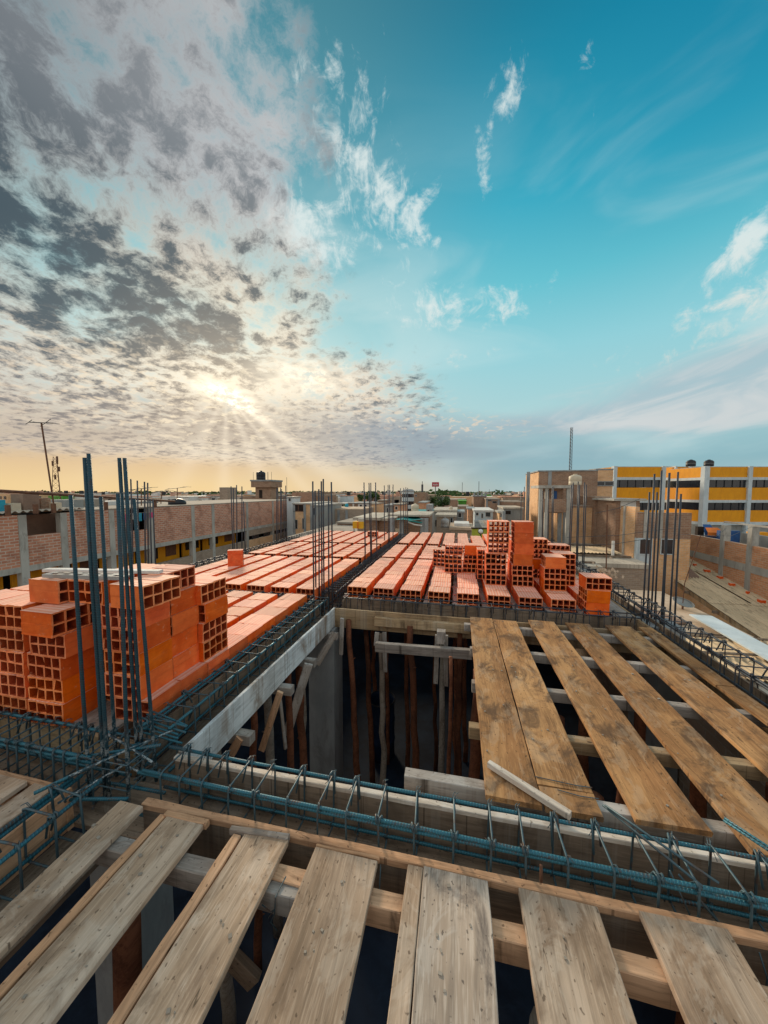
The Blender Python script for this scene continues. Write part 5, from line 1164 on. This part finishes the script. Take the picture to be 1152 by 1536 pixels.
H('sandy brick lower block before the big brown building', 27.5, 836, 893, 758.5, 2.2, 'brick_tan', 'brick_brown', (), cols=(840,848,), lip=.03)
fr_ = root('tank_shelter', (atY(855,0,27).x, 27, GZ), 'concrete frame room carrying a cream tank, before the big brown building', 'building')
Y = 26.3; xa, xb = atY(830,0,Y).x, atY(880,0,Y).x; z2 = atY(855,728,Y).z; z1 = atY(855,758,Y).z
for x in (xa+.1, atY(842,0,Y).x, xb-.1): solid('column', MB().box(x-.11,x+.11,Y,Y+.22,GZ,z2-.2), M['concrete_lt'], (x,Y,GZ), fr_)
solid('roof_slab', MB().box(xa-.1,xb+.1,Y-.1,Y+2.6,z2-.198,z2), M['concrete_lt'], (xa,Y,z2), fr_)
solid('wall', MB().box(xa+.25,xb-.3,Y+.6,Y+.8,z1-.6,z2-.2), M['brick_brown'], (xa,Y+.6,z1), fr_); solid('parapet', MB().box(xa+.22,xb-.22,Y+.02,Y+.16,z1-.5,z1+.45), M['brick_brown'], (xa,Y,z1), fr_)
solid('blue_door', MB().box(atY(857,0,Y).x,atY(862,0,Y).x,Y+.55,Y+.59,z1-.2,z2-.4), M['blue_plastic'], (xa,Y+.5,z1), fr_)
tank('large cream tank on the concrete frame room', 862.5, 711, 727.5, Y+1.1, 19, 'cream')
b_ = atY(855, 712, 34); lattice('slender ladder-like radio mast on the big brown building', (b_.x, 34, b_.z-.6), atY(856, 641, 34).z-b_.z+.6, .13, .10, 'steel_far', 16, .022, False)
# sandy wall running away + its front
X = 10.0; a = atX(893, 761, X); b = atX(956, 764, X)
ln = root('sandy_building', (X+1.8, 19.5, GZ), 'long sandy brick building with a pale blue ground floor, seen corner on', 'building')
Yf = b.y; x2 = atY(1038, 770, Yf).x
solid('side_wall', MB().box(X,X+.22,Yf+.2,28.2,GZ,.60), M['brick_tan'], (X,24,GZ), ln)
solid('front_wall', MB().box(X+.02,x2,Yf,Yf+.2,atY(1000,808,Yf).z,.30), M['brick_brown'], (X,Yf,0), ln)
solid('base_wall', MB().box(X+.02,atY(1018,0,Yf).x,Yf-.01,Yf+.18,GZ,-2.65), M['brick_tan'], (X,Yf,GZ), ln)
solid('lower_wall', MB().box(X+.02,atY(1018,0,Yf).x,Yf-.02,Yf+.18,-2.648,atY(1000,808,Yf).z-.003), M['white_blue'], (X,Yf,GZ), ln)
solid('lower_wall', MB().box(atY(1018,0,Yf).x+.003,x2,Yf,Yf+.18,GZ,atY(1000,808,Yf).z-.003), M['brick_tan'], (X,Yf,GZ), ln)
solid('roof', MB().box(X+.25,x2-.02,Yf+.22,28.2,-.05,.05), M['roof_grey'], (X,Yf,0), ln)
for px in (1006, 1029): x = atY(px,0,Yf).x; solid('column', MB().box(x-.12,x+.12,Yf-.05,Yf-.003,atY(1000,808,Yf).z,.45), M['concrete_lt'], (x,Yf,0), ln)
for yy in (23.4, 25.0, 26.6): solid('column', MB().box(X-.05,X-.003,yy-.11,yy+.11,GZ,.62), M['concrete_lt'], (X,yy,GZ), ln)
windows(ln, Yf-.02, ((960,974,809,831,'white_blue'),(992,1008,809,831,'white_blue')))
x = atY(956,0,Yf).x; solid('drain_pipe', pole(MB(), (x-.12,Yf-.1,GZ), (x-.12,Yf-.1,atY(956,812,Yf).z), .08), M['white'], (x,Yf,GZ), ln)
H('small brick rooftop hut with a white door behind the sandy building', 24, 925, 960, 748, 3, 'brick_brown', 'concrete_lt', ((932,952,752,763,'white','white'),), lip=.25)
H('stepped brick room left of the rooftop hut', 27, 893, 915, 745, 3, 'brick_brown', 'brick_brown', ((897,902,748,756,'brick_brown','dark'),), lip=0)
# yellow building (its front faces the deck squarely, turned a little from the street grid)
def tilt_boxes(name, boxes, mat, D, parent):
    """boxes in a frame turned with the facade: u along it, v away from the deck"""
    m = MB()
    for (u0,u1,v0,v1,z0,z1) in boxes: m.box(u0,u1,v0,v1,z0,z1)
    m.v = [(u*_cy-v*_sy, u*_sy+v*_cy, z) for u, v, z in m.v]; c = m.v[0]; return solid(name, m, M[mat], c, parent)
def yz(y, D): return 1.5+(737-y)/509*D
def yellow(name, label, D, pxl, pxr, piers, depth, cut=None):
    u = lambda px: (px-576)/509*D
    rt = root(name, (u(pxl)*_cy-D*_sy, u(pxl)*_sy+D*_cy, GZ), label, 'building')
    for (y0, y1) in ((701,716),(731.5,750),(765.5,783)): tilt_boxes('yellow_wall', [(u(pxl),u(pxr),D,D+depth,yz(y1,D),yz(y0,D))], 'yellow', D, rt)
    for (y0, y1) in ((720,731),(754,765.5)): tilt_boxes('window_strip', [(u(pxl),u(pxr),D+.15,D+depth,yz(y1,D)+.002,yz(y0,D)-.002)], 'glass', D, rt)
    for (y0, y1) in ((716,720),(750,754),(783,787.5)): tilt_boxes('floor_band', [(u(pxl),u(pxr),D-.12,D+depth,yz(y1,D)+.001,yz(y0,D)-.001)], 'white_blue', D, rt)
    tilt_boxes('lower_wall', [(u(pxl),u(pxr),D+.3,D+depth,GZ,yz(787.5,D)-.01)], 'grey_paint', D, rt)
    tilt_boxes('roof', [(u(pxl)+.1,u(pxr),D+.1,D+depth,yz(701,D)+.002,yz(700,D))], 'concrete_lt', D, rt)
    for (p0, p1) in piers: tilt_boxes('pier', [(u(p0),u(p1),D-.25,D+.4,GZ,yz(699.6,D))], 'white_blue', D, rt)
    fr_ = [(u(p), u(p)+.07, D+.08, D+.149, yz(y1,D)+.01, yz(y0,D)-.01) for (y0, y1) in ((720,731),(754,765.5)) for p in range(int(pxl)+8, int(pxr)-2, 12)]
    tilt_boxes('window_bars', fr_, 'black', D, rt)
    return rt
yellow('yellow_building', 'yellow three-storey building with pale blue piers at the right edge', 50, 1054, 1330, ((1052.5,1060),(1118.5,1124),(1190,1196),(1260,1266)), 6)
yellow('yellow_building', 'recessed yellow wing with pale piers, left of the corner pier', 56.5, 1009, 1053, ((1009,1011.5),(1030,1032.5)), 6)
yellow('yellow_building', 'detached-looking yellow wing between the brown wing and the bars', 53, 921, 991, ((917.5,922.5),(990,995)), 7)
yellow('yellow_building', 'deep-set yellow link between the two yellow wings', 60, 995, 1010, ((1007,1009),), 3)
for px, nm in ((1036,'left of the two'),(1063,'right of the two')):
    a = ray(px, 700); k = 54/a.dot(Vector((-_sy,_cy,0))); p = a*k; r = .62; rt = root('water_tank', (p.x,p.y,yz(700,54)+.02), 'round black tank on the yellow building, %s' % nm, 'water tank', 'black tanks on the yellow building')
    put('tank_body', MB().lathe([(r*.9,0),(r,.05),(r,.42),(r*.96,.45),(r,.48),(r,.72),(r*.7,.92),(r*.3,1.0),(r*.28,1.06)], 18).mesh('tank_body', M['black'], True), wloc(rt), parent=rt)
    put('tank_ring', MB().sweep([(r*1.01*math.cos(k_*math.pi/8), r*1.01*math.sin(k_*math.pi/8), .45) for k_ in range(16)], .03, 4, closed=True).mesh('tank_ring', M['tin'], True), wloc(rt), parent=rt)
# stalls below the yellow building
a = atY(1043, 802, 36); 
for i, (x0, x1, y0, y1, mt, lab) in enumerate(((1047,1056,790,800,'dark','dark doorway stall under the corner pier'),(1058,1078,788,803,'blue_plastic','deep blue awning under the yellow building'),(1062,1090,793,799,'orange_cloth','orange awning over the deep blue one'),(1080,1110,796,806,'blue_plastic','blue painted stall front under the yellow building'),(1125,1152,798,806,'yellow','yellow low wall at the right edge under the yellow building'))):
    D = 40-i*.7; p, q = atY(x0,y0,D), atY(x1,y1,D); mm = MB()
    if i in (1,2): mm.quad((p.x,D,q.z),(q.x,D,q.z-.1),(q.x,D+1.2,p.z),(p.x+.5,D+1.2,p.z)); mm.quad((p.x,D,q.z-.35),(q.x,D,q.z-.45),(q.x,D,q.z-.1),(p.x,D,q.z))
    else: mm.box(p.x,q.x,D,D+.4,q.z-1,p.z)
    solid('stall_awning' if i in (1,2) else 'stall_wall', mm, M[mt], (p.x,D,q.z), label=lab, cat='awning' if i in (1,2) else 'wall')
# ---- right-hand brick wall along X = 14.8
X = 14.8; rw = root('brick_wall', (X, 20, GZ), 'orange brick wall with concrete beam and pillars behind the corrugated roof, right edge', 'wall')
solid('masonry', MB().box(X,X+.2,9,27.0,GZ,-2.70), M['brick_orange'], (X,18,GZ), rw); solid('beam', MB().box(X-.03,X+.22,9,26.9,-2.698,-2.32), M['concrete_lt'], (X,18,-2.7), rw)
solid('upper_masonry', MB().box(X,X+.2,9,27.0,-2.318,-1.30), M['brick_orange'], (X,18,-2.3), rw)
for y, zt_ in ((26.9,-1.1),(22.9,-.42),(21.05,-.30),(17.0,-.3),(13.0,-.3)): solid('pillar', MB().box(X-.06,X+.26,y-.14,y+.14,GZ,zt_), M['concrete_lt'], (X,y,GZ), rw)
solid('top_rail', MB().box(X+.05,X+.15,9,23.0,-.298,-.20), M['tin'], (X,16,-.3), rw)
solid('grey_wall', MB().box(X+1.6,X+1.8,9,24.0,GZ,-.95), M['grey_paint'], (X+1.7,16,GZ), label='grey rendered wall just behind the orange brick wall at the right edge', cat='wall')
# corrugated roof
zf = lambda x, y: -4.47+.160*(y-15.95)
ro = root('corrugated_roof', (13.4, 18, -4), 'large beige corrugated roof sloping towards the viewer below the orange brick wall', 'roof')
for i in range(4):
    for j in range(3):
        y0, y1 = 11.0+4.1*i, 11.0+4.1*(i+1)+.25; x0, x1 = 12.0+.93*j, 12.0+.93*(j+1)+.04
        if (i, j) == (2, 1): x1 -= .18
        corr_sheet('roof_sheet', x0, x1, y0, y1, lambda x, y, i=i, j=j: zf(x, y)+.02*i+.012*(j % 2), 'roof_beige', None, cat=None, amp=.022, pitch=.155, parent=ro)
solid('roof_edge_wall', MB().box(12.02,12.2,11,27.2,GZ,-5.2), M['brick_grey'], (12.1,18,GZ), label='dusty brick wall under the near eave of the beige corrugated roof', cat='wall')
m = MB(); m.quad((12.05,11,-5.30),(12.05,27.2,-2.71),(12.05,27.2,-2.95),(12.05,11,-5.54)); solid('eave_board', m, M['stained_board'], (12.05,18,-4.5), label='brown board under the eave of the beige corrugated roof', cat='eave board')
m = MB(); m.quad((12.07,11,-5.5),(12.07,27.2,-2.9),(12.07,27.2,-6),(12.07,11,-6)); solid('side_wall', m, M['brick_tan'], (12.07,18,-4.5), label='sandy brick side wall below the eave board of the corrugated roof', cat='wall')
for i in range(7): solid('rafter_end', MB().box(11.82,12.04,12.3+2.1*i,12.42+2.1*i,zf(0,12.3+2.1*i)-.20,zf(0,12.3+2.1*i)-.08), M['dark_board'], (11.9,12.3+2.1*i,-4), label='short rafter end sticking out under the eave of the corrugated roof', cat='rafter', group='rafter ends under the corrugated roof')
rb = MB()
for i in range(16):
    rr = random.Random(200+i); y = 12+i*.95; x = 14.5+rr.uniform(-.2,.12); s = rr.uniform(.05,.11); z = zf(x, y)+.03; rb.box(x-s,x+s,y-s,y+s*1.4,z,z+.13,rr.random()*2)
solid('roof_rubble', rb, M['clay'], (14.5,18,-4), label='red bricks and rubble lying along the top of the beige corrugated roof', kind='stuff', cat='rubble')
solid('wall_ledge', MB().box(14.35,14.79,9,26.8,GZ,-4.9), M['grey_paint'], (14.6,18,GZ), label='grey gutter ledge between the corrugated roof and the orange brick wall', cat='ledge')
m = MB(); h0 = zf(12,21.3)+.02
m.quad((12.3,22.2,zf(0,22.2)+.03),(13.5,22.3,zf(0,22.3)+.03),(13.1,23.9,zf(0,23.9)+.75),(12.35,23.9,zf(0,23.9)+.75)); m.quad((12.3,22.2,zf(0,22.2)+.03),(12.35,23.9,zf(0,23.9)+.75),(12.35,24.1,zf(0,24.1)),(12.3,22.4,zf(0,22.2)-.1)); m.quad((13.5,22.3,zf(0,22.3)+.03),(13.5,24.1,zf(0,24.1)),(13.1,23.9,zf(0,23.9)+.75))
solid('leaning_sheet', m, M['wood_panel'], (13.2,21,-3.4), label='brown plywood hatch propped up on the beige corrugated roof', cat='sheet')
# lower roofs between deck and corrugated roof
def flat_roof(label, x0, x1, y0, y1, z, mat, wall='brick_grey', th=.12, name='low_house'):
    rt = root(name, ((x0+x1)/2, (y0+y1)/2, GZ), label, 'house'); solid('wall', MB().box(x0+.08,x1-.08,y0+.08,y1-.08,GZ,z-th), M[wall], ((x0+x1)/2,y0,GZ), rt); solid('roof', MB().box(x0,x1,y0,y1,z-th+.002,z), M[mat], ((x0+x1)/2,y0,z), rt); return rt
flat_roof('low house with a dusty beige flat roof right beside the deck', 2.75, 8.2, 2.5, 8.0, -2.82, 'roof_plain')
flat_roof('low house with a pale dusty roof, beyond the beige flat roof', 2.8, 8.2, 8.1, 11.3, -2.68, 'roof_pale')
flat_roof('low house with a brown dusty roof, under the long pale roof', 2.8, 8.25, 11.4, 15.9, -2.62, 'roof_plain')
flat_roof('brown roof sheltered between the low houses and the long pale roof', 3.0, 8.3, 16.0, 18.7, -3.4, 'roof_plain', 'brick_brown')
flat_roof('sunken roof in the gap beside the near end of the corrugated roof', 8.4, 11.9, 5.0, 15.5, -5.15, 'roof_plain')
flat_roof('sunken roof in the gap beside the far end of the corrugated roof', 8.4, 11.9, 15.6, 19.8, -4.7, 'roof_plain', 'brick_brown')
corr_sheet('roof_sheet', 4.2, 8.3, 8.6, 10.9, lambda x, y: -2.56+.02*(y-8.9), 'roof_beige', 'pale corrugated sheet on the low roofs behind the right hand cage', amp=.03, pitch=.16, along='Y')
corr_sheet('roof_sheet', 3.4, 8.1, 6.2, 7.9, lambda x, y: -2.72+.015*(x-3.4), 'roof_beige', 'beige corrugated sheet on the nearest low roof', amp=.03, pitch=.16, along='Y')
m = MB().box(7.15,7.75,9.0,12.4,-2.44,-2.40,-.05); solid('tin_sheet', m, M['white_blue'], (7.4,10.7,-2.4), label='pale blue tin strip lying on the low roofs near the corrugated roof', cat='sheet')
m = MB().box(5.0,6.8,11.7,13.2,-2.58,-2.54,.3); solid('board_sheet', m, M['wood_panel'], (5.4,12.4,-2.58), label='pinkish board lying flat on the low roofs behind the corner stack', cat='sheet')
for i, (x0, y0, x1, y1, z) in enumerate(((3.6,9.4,8.3,9.9,-2.47),(3.6,7.2,8.3,7.9,-2.6),(4.2,10.6,8.4,10.9,-2.48),(4.4,8.9,8.2,8.4,-2.5))):
    solid('roof_batten', pole(MB(), (x0,y0,z), (x1,y1,z), .035, 6), M['dark_board'], (x0,y0,z), label=('dark pole lying across the low roofs, second from the near cage','dark pole lying across the nearest low roof','dark pole on the low roofs, farthest from the deck','dark pole slanting over the near edge of the pale sheet')[i], cat='pole')
flat_roof('low building with a long pale roof behind the bars of the right edge', 3.6, 7.2, 18.9, 31.0, -2.3, 'roof_pale', 'brick_grey', .22)
flat_roof('set-back part of the long pale roof, against the sandy brick wall', 7.23, 9.9, 20.0, 28.0, -2.33, 'roof_pale', 'brick_grey', .22)
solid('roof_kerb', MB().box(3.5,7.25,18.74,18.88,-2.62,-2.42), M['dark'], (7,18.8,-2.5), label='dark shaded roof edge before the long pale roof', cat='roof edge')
for i in range(5): solid('roof_batten', MB().box(3.7,7.1+2.6*(i > 0),19.6+2.1*i,19.72+2.1*i,-2.298,-2.20), M['dark_board'], (6.5,19.6+2.1*i,-2.3), label='thin dark batten lying across the long pale roof behind the right edge bars', cat='batten', group='battens on the long pale roof')
corr_sheet('roof_sheet', 3.7, 6.4, 19.0, 21.2, lambda x, y: -2.20+.01*(y-19), 'roof_pale', 'pale corrugated sheet on the near corner of the long pale roof', amp=.03, pitch=.2, along='Y')
corr_sheet('roof_sheet', 6.6, 9.5, 22.2, 24.6, lambda x, y: -2.18+.01*(y-20), 'roof_beige', 'beige corrugated sheet in the middle of the long pale roof', amp=.03, pitch=.2, along='Y')
# dish and its mast, wires
d_ = atY(1024, 909, 13.6); ds = root('satellite_dish', d_, 'round dark satellite dish on a thin tilted mast above the low roofs', 'satellite dish')
dm = put('dish', MB().lathe([(.02,-.06),(.12,-.045),(.22,-.01),(.30,.05),(.31,.055),(.22,.0),(.1,-.035)], 20).mesh('dish', M['grey_paint'], True), d_+Vector((0,0,.1)), (R(18),R(8),0), ds)
solid('dish_foot', pole(MB(), (d_.x,d_.y,-2.62), d_+Vector((0,0,.05)), .03), M['rust'], d_, ds)
tp = atY(1051, 803, 13.6); solid('mast', MB().sweep([d_+Vector((0,0,.1)), (d_.x+.02,13.6,d_.z+.8), tp], .014, 5), M['rust'], d_, ds)
wr = MB()
for (p, q) in ((tp, atX(1090,792,14.7)), (tp, Vector((10.1,Yf,-.3))), (atX(1128,790,14.7), tp)):
    wr.sweep([p, (Vector(p)+Vector(q))/2-Vector((0,0,.25)), q], .008, 4)
solid('cable', wr, M['steel_far'], tp, label='thin cables strung from the dish mast to the brick walls', cat='cable')
wr = MB()
for (a, b) in (((892,770),(960,748)),((850,806),(1010,792)),((862,818),(985,806))):
    p, q = atY(*a, 14.5), atY(*b, 14.5); wr.sweep([p, (p+q)/2-Vector((0,0,.10)), q], .010, 4)
solid('cable', wr, M['steel_far'], p, label='thin cables hanging before the sandy building', cat='cable')
solid('thin_pole', pole(MB(), atY(909,862,14.0), atY(911,757,14.0), .022, 5), M['rust'], atY(909,862,14.0), label='thin brown pole standing before the sandy brick wall', cat='pole')
pl = root('dry_bush', atY(909,868,13.6), 'dry brown weed at the foot of the thin brown pole', 'plant')
m = MB(); p = atY(909,868,13.6)
for i in range(70):
    rr = random.Random(i); c = p+Vector((rr.gauss(0,.22), rr.gauss(0,.15), abs(rr.gauss(0,.2)))); s = .05; m.quad(c, c+Vector((s,rr.uniform(-s,s),s)), c+Vector((0,s,2*s)), c+Vector((-s,0,s)))
solid('leaves', m, M['roof_plain'], p, pl)

# ---- trees
def tree(label, px, y0, y1, Y, wpx, seed, group='trees among the far houses'):
    rr = random.Random(seed); t, b = atY(px, y0, Y), atY(px, y1, Y); w = atY(px+wpx/2, y0, Y).x-t.x; h = t.z-b.z; zc_ = (t.z+b.z)/2
    rt = root('tree', (t.x, Y, GZ), label, 'tree', group); m = MB(); m.sweep([(t.x,Y,GZ),(t.x+.1,Y,(GZ+zc_)/2),(t.x-.1,Y,zc_)], .28, 7, r1=.14)
    cl = []
    for k in range(9): q = Vector((t.x+rr.uniform(-.75,.75)*w, Y+rr.uniform(-.6,.6)*w, zc_+rr.uniform(-.38,.36)*h)); cl.append((q, rr.uniform(.22,.42))); m.sweep([(t.x,Y,zc_-h*.4), q], .10, 5, r1=.04)
    solid('trunk', m, M['grey_log'], (t.x,Y,GZ), rt, smooth=True)
    c = MB(); n = 1300
    for k in range(n):
        q, s = rr.choice(cl); d = Vector((rr.gauss(0,1), rr.gauss(0,1), rr.gauss(0,1))).normalized()*rr.random()**.4
        p = q+Vector((d.x*w*s*1.5, d.y*w*s*1.5, d.z*h*s*.9)); e = w*.055+.05; u = Vector((rr.gauss(0,1), rr.gauss(0,1), rr.gauss(0,.6))).normalized()*e; v = u.orthogonal().normalized()*e*.7
        c.quad(p-u, p-v, p+u, p+v)
    solid('crown', c, M['leaf'], (t.x,Y,zc_), rt)
tree('bushy green tree behind the cluster of bars at the pit corner', 481, 741, 757, 60, 26, 1); tree('wide green tree behind the third cluster of bars', 557, 737, 752, 65, 24, 2)
tree('small green tree left of the wide green tree', 541, 742, 752, 72, 12, 3); tree('big dark tree left of the narrow brown block', 664, 742, 764, 56, 24, 4); tree('dark green tree behind the big dark one', 650, 745, 758, 80, 16, 5)
tree('round green tree right of the grey tower block', 786, 742, 752, 110, 14, 6); tree('low green tree right of the tall brown tower', 752, 742, 752, 120, 18, 7); tree('low green tree left of the tall brown tower', 704, 741, 750, 130, 20, 8)
# ---- the rest of the town : too small and too many to count
rr = random.Random(11); mats = ['brick_brown','brick_tan','brick_grey','concrete_lt','white','brick_brown2','roof_plain','brick_orange','white_blue','green_paint']; mats[5] = 'brick_red'; me = MB(); mi = []; wk = (0,0,0,1,1,2,2,2,3,4,5,5,6,7,8,9)
for i in range(1500):
    Y = 96+rr.random()**1.5*700; az = rr.uniform(-66, 42); X = Y*math.tan(R(az)) if abs(az) < 70 else 0
    if az < -18 and Y < 95 and az > -40: continue
    w, d, h = rr.uniform(4, 11), rr.uniform(5, 12), rr.choice((2.7,2.8,3.0,3.2,5.2,5.6,5.9,6.3)) if Y > 90 else rr.choice((2.6,3.0,3.3,5.2))
    k = rr.choice(wk); me.box(X-w/2, X+w/2, Y, Y+d, GZ, GZ+h, rr.uniform(-.1,.1)); mi += [k]*6
    if rr.random() < .6: k2 = rr.choice((3,4,5,6)); me.box(X-w/2-.2, X+w/2+.2, Y-.2, Y+d+.2, GZ+h+.01, GZ+h+.2); mi += [k2]*6
    for q in range(rr.randrange(4)):
        a = X-w/2+rr.random()*w*.8; me.box(a, a+rr.uniform(.6,1.4), Y-.12, Y-.05, GZ+h-2.0, GZ+h-.8); mi += [10]*6
    if rr.random() < .3: a = X+rr.uniform(-w/3,w/3); me.box(a-.5,a+.5,Y+1,Y+2,GZ+h+.2,GZ+h+1.5); mi += [rr.choice((4,5,11))]*6
ms = me.mesh('far_town', None)
for k in mats+['glass','black']: ms.materials.append(M[k])
ms.polygons.foreach_set('material_index', mi); put('far_town', ms, label='mass of low brick houses and flat roofs stretching to the horizon', cat='town', kind='stuff')
c = MB()
for i in range(330):
    Y = rr.uniform(110, 800); az = rr.uniform(-62, 40); X = Y*math.tan(R(az)); w = rr.uniform(3, 9); h = rr.uniform(1.2, 2.2)
    zt_ = GZ+rr.uniform(3.6, 6.6)
    for k in range(42):
        d = Vector((rr.gauss(0,1), rr.gauss(0,1), rr.gauss(0,1))).normalized()*rr.random()**.4; p = Vector((X+d.x*w, Y+d.y*w*.5, zt_+d.z*h)); e = .5+w*.07
        u = Vector((rr.gauss(0,1), rr.gauss(0,.4), rr.gauss(0,.6))).normalized()*e; v = u.orthogonal().normalized()*e*.7; c.quad(p-u, p-v, p+u, p+v)
put('far_trees', c.mesh('far_trees', M['leaf']), label='scattered dark treetops among the far roofs along the horizon', cat='trees', kind='stuff')

make_camera(); make_world(); make_sun()
print('objects', len(bpy.data.objects))
